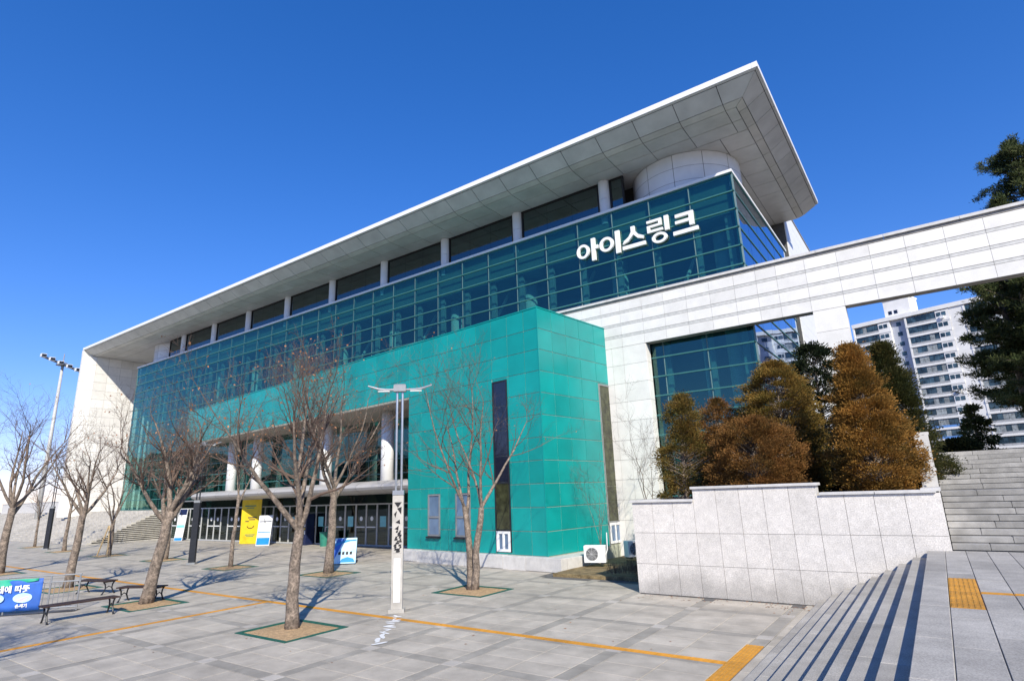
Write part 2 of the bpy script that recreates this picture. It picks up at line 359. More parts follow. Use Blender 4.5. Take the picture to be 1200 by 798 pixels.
# guide strips: tiles with raised bars
def tactile(x0, x1, y0, y1, z, along, parent, nbars=4):
    w, h = x1-x0, y1-y0; key = ('tac', round(w, 2), round(h, 2), along, nbars)
    if key not in CACHE:
        mb = MB().box(-w/2+.003, w/2-.003, -h/2+.003, h/2-.003, -.02, .004)
        for b in range(nbars):
            if along == 'x':
                c = -h/2+h*(b+.5)/nbars; mb.bbox(-w/2+.015, w/2-.015, c-h*.24/nbars, c+h*.24/nbars, .003, .009, .002)
            else:
                c = -w/2+w*(b+.5)/nbars; mb.bbox(c-w*.24/nbars, c+w*.24/nbars, -h/2+.015, h/2-.015, .003, .009, .002)
        CACHE[key] = mb.mesh('tactile_tile', M['yellow'])
    link('tactile_tile', CACHE[key], parent, ((x0+x1)/2, (y0+y1)/2, z))
x = -3.46
while x > -58: tactile(x-.6, x, YL-.085, YL+.085, 0, 'x', plaza, 3); x -= .6
y = 12.12
while y > -6: tactile(-3.455, -3.145, y-.3, y, 0, 'y', plaza, 5); y -= .3
y = YL-.09
while y > -3: tactile(-16.925, -16.755, y-.6, y, 0, 'y', plaza, 3); y -= .6

pd = MB(); rn = random.Random(4)
for k in range(16):
    f = k/15; x = -11.62+(1.75)*f+rn.uniform(-.05, .05); y = 11.02-2.2*f+rn.uniform(-.05, .05); a = rn.uniform(0, 3); w, h = rn.uniform(.03, .07), rn.uniform(.10, .2)
    pd.add([(x+w*math.cos(q*.785)*math.cos(a)-h*math.sin(q*.785)*math.sin(a), y+w*math.cos(q*.785)*math.sin(a)+h*math.sin(q*.785)*math.cos(a), .0085+.0002*k) for q in range(8)], [tuple(range(8))])
pd.build('paint_splashes', M['white_paint'], plaza, kind='stuff')

# ------------------------------------------------------------------ steps down to the plaza and the landing the photographer stands on
ZL = 1.32; RS = ZL/9; TRD = .292
stair = tag(MB().box(-.46, 30, -14, 16.55, -.08, ZL-.07).build('landing', M['grout']), kind='structure')
lower = tag(MB().box(-2.9, -.62, -14, 16.40, -.08, .02).build('lower_stairs', M['grout']), kind='structure')
for k in range(9):                       # k = 0 is the landing edge stone
    xn = -.488-k*TRD; z1 = ZL-k*RS
    y = 16.40-random.uniform(0, .6)
    ys = [16.40]
    while y > -9: ys.append(y); y -= random.uniform(1.5, 1.9)
    ys.append(-9.5)
    for a, b in zip(ys[1:], ys[:-1]):
        if b-a < .05: continue
        back = -.172 if k == 0 else xn+TRD+.03
        piece('step', ((xn+back)/2, (a+b)/2, z1-.09), (back-xn, b-a-.006, .18), M['step'], stair if k == 0 else lower, bev=.008)
    if k: lower.data.vertices[0].co.x = -2.9
for k in range(1, 9):                    # solid under each tread
    xn = -.488-k*TRD; z1 = ZL-k*RS
    piece('step_core', ((xn+.03-.62)/2, 3.4, (z1-.181)/2), (-.62-xn-.03, 25.8, max(.02, z1-.185)), M['grout'], lower)
# landing slabs
rows = []; x = -.168
while x < 5.5: rows.append((x, x+.358)); x += .362
TX0, TX1 = -.168, .19
for r_, (x0, x1) in enumerate(rows):
    y = 16.52+(r_ % 2)*.0; first = True
    while y > -7:
        L = random.choice([1.15, 1.3, 1.45]) if not first else random.uniform(.7, 2.2); first = False
        y2 = y-L
        def put(a, b):
            if b-a > .05: piece('paver', ((x0+x1)/2, (a+b)/2, ZL-.02+random.uniform(-.001, .001)), (x1-x0-.005, round(b-a-.005, 2), .04), M['step'], stair, bev=.004)
        cut = (9.5, 12.15) if r_ == 0 else (10.72, 10.86)
        if y > cut[1] and y2 < cut[1]: put(cut[1], y); 
        elif y2 >= cut[1] or y <= cut[0]: put(y2, y)
        if y2 < cut[0] < y: put(y2, cut[0])
        y = y2
y = 12.15
while y > 9.6: tactile(-.165, .187, y-.331, y, ZL, 'y', stair, 6); y -= .331
x = .19
while x < 5: tactile(x, x+.36, 10.725, 10.855, ZL, 'x', stair, 3); x += .362
MB().box(-.15, 30, -9, 16.5, ZL-.069, ZL-.012).build('slab_bed', M['grout'], stair)
MB().box(5.65, 30, -9, 16.5, ZL-.010, ZL-.002).build('far_slabs', M['step'], stair, kind='stuff')

# ------------------------------------------------------------------ wide stair up to the terrace
ups = tag(MB().box(-.05, 30, 16.7, 23, .9, 1.3).build('upper_stairs', M['grout']), kind='structure')
yy, zz = 16.60, ZL; RU, TU = 2.30/17, .30
for k in range(17):
    yb = yy+TU+(1.15 if k == 8 else 0)
    x = -.02; xs = [x]
    x += random.uniform(.5, 1.4)
    while x < 11: xs.append(x); x += random.choice([1.2, 1.5, 1.8])
    xs.append(12)
    for a, b in zip(xs[:-1], xs[1:]):
        piece('step', ((a+b)/2, (yy+yb+.04)/2, zz+RU/2+.008), (b-a-.010, yb-yy+.04, RU-.016), M['step_old'], ups, bev=.008)
    piece('step_core', (6.0, (yy+.03+23)/2, zz-.02), (12, 23-yy-.03, RU), M['grout'], ups)
    yy = yb; zz += RU
ZT = zz; YT = yy
tag(MB().box(-2.0, 400, 25.2, 900, 1.5, ZT-.01).build('terrace', M['lawn']), kind='structure')
tag(MB().box(-.05, 60, YT+.01, 27.5, 1.5, ZT).build('terrace_pavement', M['step_old']), kind='structure')

# ------------------------------------------------------------------ retaining wall of the planter
YW = 16.45
rw = thing('retaining_wall', 'speckled pale granite retaining wall with stepped coping in front of the evergreens', 'wall', (-4, YW, 0))
ro = (-4, YW, 0)
MB().box(-7.44, -.16, YW+.04, YW+.42, -.05, 2.42).box(-7.44, -7.02, YW+.42, 24.3, -.05, 2.4).build('wall_core', M['tile_joint'], rw, (4, -YW, 0))
cuts = [-7.5]
while cuts[-1] < -.7: cuts.append(cuts[-1]+.617)
cuts[-1] = -.03
def wtop(x): return 2.47 if x < -5.66 else (2.80 if x < -2.52 else 2.56)
edges = sorted(set(cuts+[-5.66, -2.52]))
edges = [e for i, e in enumerate(edges) if i == 0 or e-edges[i-1] > .08]
for a, b in zip(edges[:-1], edges[1:]):
    tp = wtop((a+b)/2)
    for z0, z1 in ((0.0, .79), (.79, 1.63), (1.63, tp)):
        piece('slab', ((a+b)/2, YW+.02+random.uniform(-.002, .002), (z0+z1)/2), (b-a-.009, .04, z1-z0-.009), M['granite_wall'], rw, ro)
y = YW
while y < 24:   # return towards the building
    for z0, z1 in ((0.0, .79), (.79, 1.63), (1.63, 2.47)):
        piece('slab', (-7.48, y+.31+.03, (z0+z1)/2), (.04, .61, z1-z0-.009), M['granite_wall'], rw, ro)
    y += .617
MB().box(-5.64, -2.54, YW+.045, YW+.42, 2.42, 2.80).build('raised_core', M['granite_cap'], rw, (4, -YW, 0))
MB().box(-2.52, -.16, YW+.045, YW+.42, 2.42, 2.555).build('raised_core', M['granite_cap'], rw, (4, -YW, 0))
for a, b, z in ((-7.55, -5.66, 2.475), (-5.70, -4.15, 2.805), (-4.14, -2.48, 2.805), (-2.47, -1.3, 2.565), (-1.29, -.10, 2.565)):
    piece('coping', ((a+b)/2, YW+.18, z+.03), (b-a-.006, .48, .065), M['granite_cap'], rw, ro, bev=.008)
piece('coping', (-7.3, (YW+.46+24.2)/2, 2.475+.03), (.44, 24.2-YW-.46, .065), M['granite_cap'], rw, ro, bev=.008)
# cheek wall beside the upper stairs
ck = thing('stair_cheek_wall', 'pale granite stepped cheek wall beside the weathered upper stairs', 'wall', (-.2, 17, 0))
co_ = (-.2, 17, 0)
for i, (ya, yb, zt) in enumerate(((16.497, 18.3, 2.55), (18.3, 19.9, 3.05), (19.9, 22.9, 4.05))):
    piece('wall_block', (-.20, (ya+yb)/2, zt/2), (.335, yb-ya-.004, zt), M['granite_cap'], ck, co_)
    piece('coping', (-.20, (ya+yb)/2, zt+.035+(.04 if i == 0 else 0)), (.38, yb-ya-.004, .07), M['granite_cap'], ck, co_, bev=.008)

tag(MB().box(-7.0, -.40, YW+.43, 24.3, .5, 2.28).build('planter_soil', M['garden']), kind='structure')
tag(MB().box(-11.55, -7.53, 18.3, 24.3, -.07, .10).build('garden_bed', M['lawn']), kind='structure')

# ------------------------------------------------------------------ screen wall (portal beam)
YS = 24.5
sw = thing('portal_screen_wall', 'white stone portal wall with a long beam over the evergreens and stairs', 'wall', (-5, YS, 0))
so_ = (-5, YS, 0)
core = MB()
core.box(-16.2, -9.86, YS+.03, YS+.50, 0, 11.52); core.box(-9.86, 14.0, YS+.03, YS+.50, 9.34, 11.52)
core.box(-2.83, -1.77, YS+.03, YS+.50, 0, 9.34); core.box(12.6, 13.7, YS+.03, YS+.5, 0, 9.34)
core.build('wall_core', M['tile_joint'], sw, (5, -YS, 0))
bc = [-16.2, -15.2, -14.1, -13.02, -11.98, -10.97, -9.86, -8.8, -7.75, -6.7, -5.65, -4.75, -3.955, -2.875, -1.733, -.627, .5, 1.68, 2.806, 3.95, 5.1, 6.25, 7.4, 8.55, 9.7, 10.85, 12, 13, 14]
brow = [(11.07, 11.52, 0), (10.95, 11.06, 1), (10.47, 10.94, 0), (10.35, 10.46, 1), (9.90, 10.34, 0), (9.78, 9.89, 1), (9.32, 9.77, 0)]
for a, b in zip(bc[:-1], bc[1:]):
    for z0, z1, k in brow:
        piece('groove_tile' if k else 'tile', ((a+b)/2, YS+.02+(.006 if k else 0), (z0+z1)/2), (b-a-.010, .028, z1-z0-.006), M['tile_groove'] if k else M['white_tile'], sw, so_)
z = 9.31; odd = 0
zr = []
while z > .5: zr.append((z-.86, z)); z -= .865
for z0, z1 in zr:
    for a, b in ((-12.2, -11.55), (-11.55, -10.98), (-10.98, -9.84)):
        piece('tile', ((a+b)/2, YS+.02, (z0+z1)/2), (b-a-.010, .028, z1-z0-.008), M['white_tile'], sw, so_)
    piece('tile', (-2.30, YS+.02, (z0+z1)/2), (1.11, .028, z1-z0-.008), M['white_tile'], sw, so_)
    piece('tile', (-1.755, YS+.27, (z0+z1)/2), (.028, .46, z1-z0-.008), M['white_tile'], sw, so_)
    piece('tile', (13.15, YS+.02, (z0+z1)/2), (1.11, .028, z1-z0-.008), M['white_tile'], sw, so_)
    piece('tile', (-9.845, YS+.27, (z0+z1)/2), (.028, .46, z1-z0-.008), M['white_tile'], sw, so_)
for a, b in ((-9.84, -2.87), (-1.73, 12.55)):
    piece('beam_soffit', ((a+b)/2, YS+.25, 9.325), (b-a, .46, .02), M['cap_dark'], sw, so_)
x = -16.2
while x < 14:
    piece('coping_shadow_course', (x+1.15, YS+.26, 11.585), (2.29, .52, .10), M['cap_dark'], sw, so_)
    piece('coping', (x+1.15, YS+.25, 11.70), (2.29, .66, .11), M['granite_cap'], sw, so_); x += 2.3

# ------------------------------------------------------------------ main building
BX, BY = -35., 25.1; bo = (BX, BY, 0)
bld = thing('ice_rink_building', 'long ice rink hall with green glass front and sweeping white roof', 'building', bo)
XL, XR, YG, ZG = -65.4, -5.23, 25.1, 16.58
YC = 25.6                                        # clerestory
def W(name, mb, m, parent=bld, smooth=False, **k):  # world-coordinate mesh under the building
    return mb.build(name, m, parent, (-BX, -BY, 0) if parent is bld else (0, 0, 0), smooth, **k)
# hidden test for panes behind the annex / screen wall
def annex_hit(p):
    d = Vector(p)-CAM; n = Vector((-math.sin(t_an), math.cos(t_an), 0)); u = Vector((math.cos(t_an), math.sin(t_an), 0)); tc = Vector((TCX, TCY, 0))
    k = (tc-CAM).dot(n)/d.dot(n)
    if 0 < k < 1:
        q = CAM+d*k; s = (q-tc).dot(u)
        if (-38.1 < s < 0 and 7.6 < q.z < 10.35) or (-8.4 < s < 0 and 0 < q.z < 10.35): return True
    k = (tc-CAM).dot(u)/d.dot(u)
    if 0 < k < 1:
        q = CAM+d*k; s = (q-tc).dot(n)
        if 0 < s < 5.1 and 0 < q.z < 10.35: return True
    k = YS/d.y; q = CAM+d*k
    if -16 < q.x < 14 and 9.3 < q.z < 11.75: return True
    if -12 < q.x < -9.86 and q.z < 11.7: return True
    return False
cw = W('curtain_wall', MB().box(XR-.10, XR, YG+.02, YG+.16, 0, ZG), M['mullion'])
NCOL, NROW, RH = 30, 16, .88; PW = (XR-XL)/NCOL
hid = MB(); ncount = 0
off2 = (0, 0, 0)   # the building's parts lie at the world origin, so their pieces take world coordinates
ENT0, ENT1 = -54.6, -24.6
for i in range(NCOL):
    x0 = XL+i*PW; x1 = x0+PW
    for j in range(NROW):
        z1 = ZG-j*RH; z0 = z1-RH
        corners = [(x0, YG, z0), (x1, YG, z0), (x0, YG, z1), (x1, YG, z1), ((x0+x1)/2, YG, (z0+z1)/2)]
        if all(annex_hit(c) for c in corners): hid.box(x0+.02, x1-.02, YG, YG+.012, z0+.02, z1-.02); continue
        ncount += 1
        piece('pane', ((x0+x1)/2, YG+.006, (z0+z1)/2), (PW-.05, .012, RH-.05), M['glass'], cw, off2, rot=(random.gauss(0, .0012), 0, random.gauss(0, .0012)))
hid.build('hidden_panes', M['glass'], cw, (0, 0, 0), kind='stuff')
# opening in the portal: panes go down to the planter (rows below 2.5)
fr = MB()
for j in range(NROW+1):
    z = ZG-j*RH; fr.box(XL, XR, YG-.045, YG+.03, z-.028, z+.028)
fr.build('transom', M['mullion'], cw, (0, 0, 0))
fr = MB()
for i in range(NCOL+1):
    x = XL+i*PW; fr.box(x-.03, x+.03, YG+.014, YG+.16, 2.5, ZG)
fr.build('inner_mullion', M['mullion_in'], cw, (0, 0, 0))
W('parapet_cap', MB().box(XL-.05, XR+.06, YG-.10, YG+.35, ZG+.03, ZG+.16).box(XR-.3, XR+.06, YG+.35, 36.95, ZG+.03, ZG+.16), M['white_paint'])
# right return of the glass
sd = W('side_curtain_wall', MB().box(XR-.16, XR-.02, YG+.2, YG+.3, 0, ZG), M['mullion'])
NS = 6; SW_ = (36.9-YG)/NS
for i in range(NS):
    for j in range(19):
        z1 = ZG-j*RH; z0 = max(0, z1-RH); y0 = YG+i*SW_
        if z1 < .3: continue
        piece('pane', (XR-.006, y0+SW_/2, (z0+z1)/2), (.012, SW_-.03, z1-z0-.05), M['glass_side'], sd, off2, rot=(0, random.gauss(0, .001), random.gauss(0, .001)))
fr = MB()
for j in range(19): z = ZG-j*RH; fr.box(XR-.03, XR+.035, YG-.045, 36.92, z-.028, z+.028)
fr.build('transom', M['mullion'], sd, (0, 0, 0))
# interior seen through the glass
W('spandrel_panel', MB().box(XL+.15, XR-.2, YG+.26, YG+.34, ZG-2*RH, ZG+.03), M['spandrel'])
W('interior_wall', MB().box(XL+.2, XR-.25, 31.0, 31.2, 0, 16.4), M['interior'])
W('interior_wall', MB().box(XR-.40, XR-.30, YG+.5, 36.8, 0, 16.4), M['interior_dark'])
W('floor_slab', MB().box(XL+.2, XR-.45, YG+.5, 31, 5.1, 5.5).box(XL+.2, XR-.45, YG+1.6, 31, 9.9, 10.2), M['interior'])
W('lobby_wall', MB().box(-56, -20, 28.4, 28.6, 0, 5.1), M['interior_dark'])
W('ceiling_slab', MB().box(XL+.2, XR-.45, YG+.35, 31, 14.75, 14.95), M['interior'])
CXS = [-57.0+i*5.655 for i in range(9)]
for cx in [-62.6]+CXS+[-6.4]:
    W('interior_column', MB().tube([(cx, 26.7, 0), (cx, 26.7, 14.75)], .42, 16), M['interior_col'], smooth=True)
for i in range(NCOL):   # raking struts and frames behind the glass
    if i % 3 == 1:
        x = XL+i*PW; W('interior_truss', MB().tube([(x, 26.0, 10.2), (x+PW*.8, 27.6, 14.75)], .10, 8).tube([(x+PW*.8, 26.0, 5.5), (x+PW*.8, 26.0, 9.9)], .08, 8), M['interior_col'])
for i in range(NCOL+1):
    x = min(max(XL+i*PW, XL+.3), XR-.5); W('interior_fin', MB().box(x-.15, x+.15, YG+.42, YG+.60, 2.5 if x < -55 else 3.2, ZG-2*RH-.02), M['interior_fin'])
# clerestory: columns, windows, drums
for i, cx in enumerate(CXS):
    W('clerestory_column', MB().tube([(cx, YC, 16.2), (cx, YC, 17.62)], .30, 20).tube([(cx, YC, 17.635), (cx, YC, 18.70)], .30, 20), M['white_metal'], smooth=False)
CD = [-62.35, -8.20]; DR = 2.75; DY = 28.15
wx = [CD[0]+2.4]+CXS+[CD[1]-2.45]
for a, b in zip(wx[:-1], wx[1:]):
    a2, b2 = (a+.32 if a in CXS else a), (b-.32 if b in CXS else b)
    w = W('clerestory_window', MB().box(a2, b2, YC-.04, YC+.1, 18.62, 18.70).box(a2, b2, YC-.04, YC+.1, 16.3, 16.45).box(a2, a2+.09, YC-.04, YC+.1, 16.45, 18.62).box(b2-.09, b2, YC-.04, YC+.1, 16.45, 18.62), M['black'])
    nsub = max(1, round((b2-a2)/1.8)); pw = (b2-a2-.18)/nsub
    for q in range(nsub):
        piece('pane', (a2+.09+pw*(q+.5), YC+.02, 17.53), (pw-.012, .015, 2.17), M['glass_clere'], w, off2)
W('clerestory_core', MB().box(CD[0]+2.4, CD[1]-2.4, YC+1.5, YC+1.6, 16.2, 18.7), M['interior_dark'])
W('gutter_deck', MB().box(XL+.05, XR-.35, YG+.36, 37, 16.25, 16.42), M['interior_dark'])
for ci, cx in enumerate(CD):
    dr = W('corner_drum', MB().tube([(cx, DY, 16.42), (cx, DY, 18.70)], DR-.03, 48), M['seam'], smooth=False)
    na = 12
    for a in range(na):
        for (z0, z1) in ((16.43, 17.22), (17.235, 17.96), (17.975, 18.70)):
            t0, t1 = 2*math.pi*a/na+.10+.004, 2*math.pi*(a+1)/na+.10-.004; mb = MB(); vs = []
            K = 7
            for s_ in range(K):
                t = t0+(t1-t0)*s_/(K-1); vs += [(DR*math.cos(t), DR*math.sin(t), z0), (DR*math.cos(t), DR*math.sin(t), z1)]
            mb.add(vs, [(2*s_, 2*s_+2, 2*s_+3, 2*s_+1) for s_ in range(K-1)])
            mb.build('drum_panel', M['white_metal'], dr, (cx, DY, 0), smooth=True)
# white wall of the clerestory on the right side
csw = W('clerestory_side_wall', MB().box(-6.5, -6.04, 29.5, 36.9, 16.42, 18.70), M['seam'])
for a in range(4):
    for z0, z1 in ((16.45, 17.55), (17.565, 18.69)):
        piece('wall_panel', (-6.02, 30.45+a*1.85, (z0+z1)/2), (.04, 1.835, z1-z0), M['white_metal'], csw, off2)
# roof: deck, fascia, eave panels (profile y, z) mitred round the right corner
YE, ZE = 22.3, 19.58; XE0, XE1 = -72.75, -3.04; YEND = 37.3
prof = [(0, -.25), (.13, -.31), (.90, -.765), (1.27, -.86)]      # distance in from the edge, height below ZE
roof = W('roof', MB().add([(XE0+.3, YE+.25, ZE-.05), (XE1-.25, YE+.25, ZE-.05), (XE1-.25, YEND-.1, ZE-.05), (XE0+.3, YEND+6, ZE-.05),
                           (-60, 40, ZE+1.6), (-12, 40, ZE+1.6)], [(0, 1, 2, 3), (0, 1, 5, 4), (1, 2, 5), (2, 3, 4, 5), (3, 0, 4)]), M['white_metal'])
fz = MB(); x = XE0
while x < XE1-.1:
    x2 = min(x+3.86, XE1); fz.box(x+.004, x2-.004, YE, YE+.25, ZE-.25, ZE); x = x2
fz.build('fascia', M['white_paint'], roof, (0, 0, 0))
fz = MB().box(XE1-.12, XE1-.001, YE+.252, YEND, ZE-.25, ZE-.004); fz.build('fascia', M['white_paint'], roof, (0, 0, 0))
bk = MB()   # dark backing just above the panels, so the joints read
for (a, za), (b, zb) in zip(prof[:-1], prof[1:]):
    bk.add([(XE0, YE+a+.05, ZE+za+.04), (XE1-a, YE+a+.05, ZE+za+.04), (XE1-b, YE+b+.05, ZE+zb+.04), (XE0, YE+b+.05, ZE+zb+.04)], [(0, 1, 2, 3)])
    bk.add([(XE1-a-.05, YE+a, ZE+za+.04), (XE1-a-.05, YEND, ZE+za+.04), (XE1-b-.05, YEND, ZE+zb+.04), (XE1-b-.05, YE+b, ZE+zb+.04)], [(0, 1, 2, 3)])
bk.box(XE0, XE1-1.3, YE+1.3, YEND, ZE-.82, ZE-.78)
bk.build('panel_backing', M['seam'], roof, (0, 0, 0))
PS = 1.932
def plate(name, q, m, th=.03):
    """quad plate with thickness, q = 4 corners, pulled in for the joint"""
    q = [Vector(p) for p in q]; c = sum(q, Vector())/4
    q2 = []
    for i, p in enumerate(q):
        e1 = (q[(i+1) % 4]-p); e2 = (q[i-1]-p)
        q2.append(p+(e1.normalized()+e2.normalized())*.016)
    n = (q2[1]-q2[0]).cross(q2[3]-q2[0]).normalized()
    if n.z > 0: n = -n
    mb = MB().add([p-c for p in q2]+[p-c-n*th for p in q2], [(0, 1, 2, 3), (7, 6, 5, 4), (0, 4, 5, 1), (1, 5, 6, 2), (2, 6, 7, 3), (3, 7, 4, 0)])
    mb.build(name, m, roof, (c.x, c.y, c.z), recalc=True)
seams = []; x = -4.31-.45
while x > XE0+.6: seams.append(x); x -= PS
seams.append(XE0)
for k_, ((a, za), (b, zb)) in enumerate(zip(prof[:-1], prof[1:])):
    m_ = M['eave_panel'] if k_ < 2 else M['soffit_panel']
    xr_a, xr_b = XE1-a, XE1-b; prev_a, prev_b = xr_a, xr_b
    step = 1 if k_ else 2
    sl_ = seams[::step] if seams[::step][-1] == XE0 else seams[::step]+[XE0]
    for s_ in sl_:
        plate('eave_panel', [(s_, YE+a, ZE+za), (prev_a, YE+a, ZE+za), (prev_b, YE+b, ZE+zb), (s_, YE+b, ZE+zb)], m_); prev_a = prev_b = s_
    ya, yb = YE+a, YE+b; pa, pb = ya, yb; yn = YE+1.27+.45
    while pa < YEND-.05:
        y2 = min(yn, YEND)
        if YEND-y2 < .5: y2 = YEND
        plate('eave_panel', [(XE1-a, pa, ZE+za), (XE1-a, y2, ZE+za), (XE1-b, y2, ZE+zb), (XE1-b, pb, ZE+zb)], m_); pa = pb = y2; yn = y2+PS*.75
ZS = ZE-.86
px_ = XE1-1.27
for s_ in seams:
    for (ya, yb) in ((YE+1.27, YE+2.3), (YE+2.3, YC-.02)):
        plate('soffit_panel', [(s_, ya, ZS), (px_, ya, ZS), (px_, yb, ZS), (s_, yb, ZS)], M['soffit_panel'])
    px_ = s_
W('soffit_rear', MB().box(XE0, XL+7, YC, 33, ZS, ZS+.05), M['soffit_panel']); W('soffit_rear', MB().box(-13, -6.9, YC, YEND, ZS, ZS+.05), M['soffit_panel'])
y = YC-.02
while y < YEND-.4:
    y2 = min(y+1.45, YEND)
    if YEND-y2 < .5: y2 = YEND
    for xa, xb in ((-5.6, XE1-1.27), (-6.95, -5.6)):
        plate('soffit_panel', [(xa, y, ZS-.004), (xb, y, ZS-.004), (xb, y2, ZS-.004), (xa, y2, ZS-.004)], M['soffit_panel'])
    y = y2
# rear hall wall beyond the eave
rear = W('rear_wall', MB().box(-9, -5.12, 37.4, 62, 0, 20.15), M['seam'])
for i in range(26):
    for a, b in ((37.4, 45.6), (45.6, 53.8), (53.8, 62)):
        piece('siding_board', (-5.09, (a+b)/2, 20.12-.39-i*.78), (.05, b-a-.01, .765), M['white_paint'], rear, off2)
W('rear_wall_cap', MB().box(-9, -5.02, 37.4, 62, 20.16, 20.26), M['cap_dark'])
W('hall_shell', MB().box(-71, -9.1, 61.5, 62, 0, 19).box(-71, -70.7, 33, 61.5, 0, 19), M['white_metal'])
# left fin wall carrying the eave
fin = W('end_wall', MB().box(-72.95, -72.20, 23.57, 33.2, 0, ZS-.01), M['tile_joint'])
z = 2.0; fz_rows = []
while z < ZS-.1: fz_rows.append((z, min(z+.93, ZS-.012))); z += .93
ycols = [23.57, 24.75, 25.95, 27.15, 28.35, 29.55]
for z0, z1 in fz_rows:
    for a, b in zip(ycols[:-1], ycols[1:]):
        piece('tile', (-72.185, (a+b)/2, (z0+z1)/2), (.03, b-a-.02, z1-z0-.02), M['white_tile'], fin, off2)
    # splayed front strip
    mb = MB().add([(-72.17, 23.56, z0), (-72.52, 22.34, z0), (-72.52, 22.34, z1-.02), (-72.17, 23.56, z1-.02), (-72.93, 23.56, z0), (-72.93, 22.34, z0), (-72.93, 22.34, z1-.02), (-72.93, 23.56, z1-.02)],
                  [(0, 1, 2, 3), (7, 6, 5, 4), (0, 4, 5, 1), (1, 5, 6, 2), (2, 6, 7, 3), (3, 7, 4, 0)])
    mb.build('edge_tile', M['white_tile'], fin, (0, 0, 0), recalc=True)
W('end_wall_head', MB().prism([(22.32, ZE-.28), (23.55, ZS-.012), (22.34, ZS-.012)], 'x', -72.95, -72.5), M['white_tile'])
# sign letters: strokes in the plane of the glass, X to the right, Z up
YLt = YG-.16
def ring(cx, cz, rx, rz, w, n=28):
    vs = []; mbx = MB()
    for i in range(n):
        t = 2*math.pi*i/n; c, s_ = math.cos(t), math.sin(t)
        vs += [(cx+rx*c, cz+rz*s_), (cx+(rx-w)*c, cz+(rz-w*.8)*s_)]
    for i in range(n):
        a, b, c, d = vs[2*i], vs[2*((i+1) % n)], vs[2*((i+1) % n)+1], vs[2*i+1]
        mbx.add([(p[0], YLt, p[1]) for p in (a, b, c, d)]+[(p[0], YLt+.12, p[1]) for p in (a, b, c, d)],
                [(0, 1, 2, 3), (0, 4, 5, 1), (3, 2, 6, 7)])
    return mbx
def strokes(mbx, polys):
    for p in polys: mbx.prism(p, 'y', YLt, YLt+.12)
    return mbx
def rect(x0, x1, z0, z1, sk=0): return [(x0, z0), (x1, z0), (x1+sk, z1), (x0+sk, z1)]
letters = []
L1 = strokes(ring(-12.93, 14.83, .37, .39, .16), [rect(-12.44, -12.22, 14.20, 15.42), rect(-12.22, -12.06, 14.80, 15.00)])
L2 = strokes(ring(-11.58, 14.86, .40, .39, .17), [rect(-11.08, -10.84, 14.22, 15.42)])
L3 = strokes(MB(), [rect(-10.72, -9.52, 14.28, 14.47), [(-10.22, 15.40), (-10.02, 15.40), (-10.02, 15.14), (-10.10, 14.96), (-10.40, 14.66), (-10.70, 14.58), (-10.62, 14.74), (-10.36, 14.90), (-10.22, 15.12)],
                    [(-10.02, 15.14), (-9.84, 14.90), (-9.58, 14.76), (-9.62, 14.62), (-9.90, 14.72), (-10.10, 14.96)]])
L4 = strokes(ring(-8.80, 14.41, .38, .27, .15), [rect(-9.38, -8.64, 15.29, 15.41), rect(-8.79, -8.64, 15.15, 15.29), rect(-9.38, -8.64, 15.04, 15.15), rect(-9.38, -9.23, 14.90, 15.04), rect(-9.38, -8.60, 14.78, 14.90), rect(-8.50, -8.29, 14.70, 15.44)])
L5 = strokes(MB(), [rect(-8.12, -6.94, 14.28, 14.47), rect(-7.96, -7.10, 15.14, 15.30), rect(-7.32, -7.10, 14.60, 15.14), rect(-7.98, -7.32, 14.82, 14.97)])
for mb, s_ in ((L1, '\uc544'), (L2, '\uc774'), (L3, '\uc2a4'), (L4, '\ub9c1'), (L5, '\ud06c')):
    tag(W('sign_letter', mb, M['white_paint'], recalc=True), 'raised white letter reading '+s_)
# entrance doors in the glass plane below the canopy
def door_glaz(x0, w, leaf):
    d = W('entrance_door' if leaf else 'entrance_glazing', MB().box(x0, x0+.06, YG-.10, YG-.03, .0, 2.52).box(x0+w-.06, x0+w, YG-.10, YG-.03, .0, 2.52).box(x0+.06, x0+w-.06, YG-.10, YG-.03, 2.44, 2.52).box(x0+.06, x0+w-.06, YG-.10, YG-.03, 0, .10), M['door_frame'])
    piece('pane', (x0+w/2, YG-.065, 1.27), (w-.12, .012, 2.34), M['glass_door'], d, off2)
    if leaf:
        piece('push_bar', (x0+w/2, YG-.125, 1.12), (w*.82, .04, .07), M['white_paint'], d, off2)
        MB().tube([(0, 0, 0), (0, .006, 0)], .135, 20).build('round_sticker', M['white_paint'], d, (x0+w/2, YG-.078, 1.62))
    else:
        if random.random() < .5: piece('notice', (x0+w/2, YG-.078, 1.45), (w*.5, .006, .62), M['sign_cyan'], d, off2)
x = -54.3
while x < -25.6:
    for w, leaf in ((.98, 1), (.98, 1), (1.05, 0)):
        if x+w < -25.0: door_glaz(x, w-.01, leaf)
        x += w
W('transom_glazing', MB().box(-54.4, -25, YG-.09, YG-.05, 2.53, 3.05), M['glass_door'])
W('transom_frame', MB().box(-54.4, -25, YG-.11, YG-.03, 3.05, 3.14), M['grey_metal'])

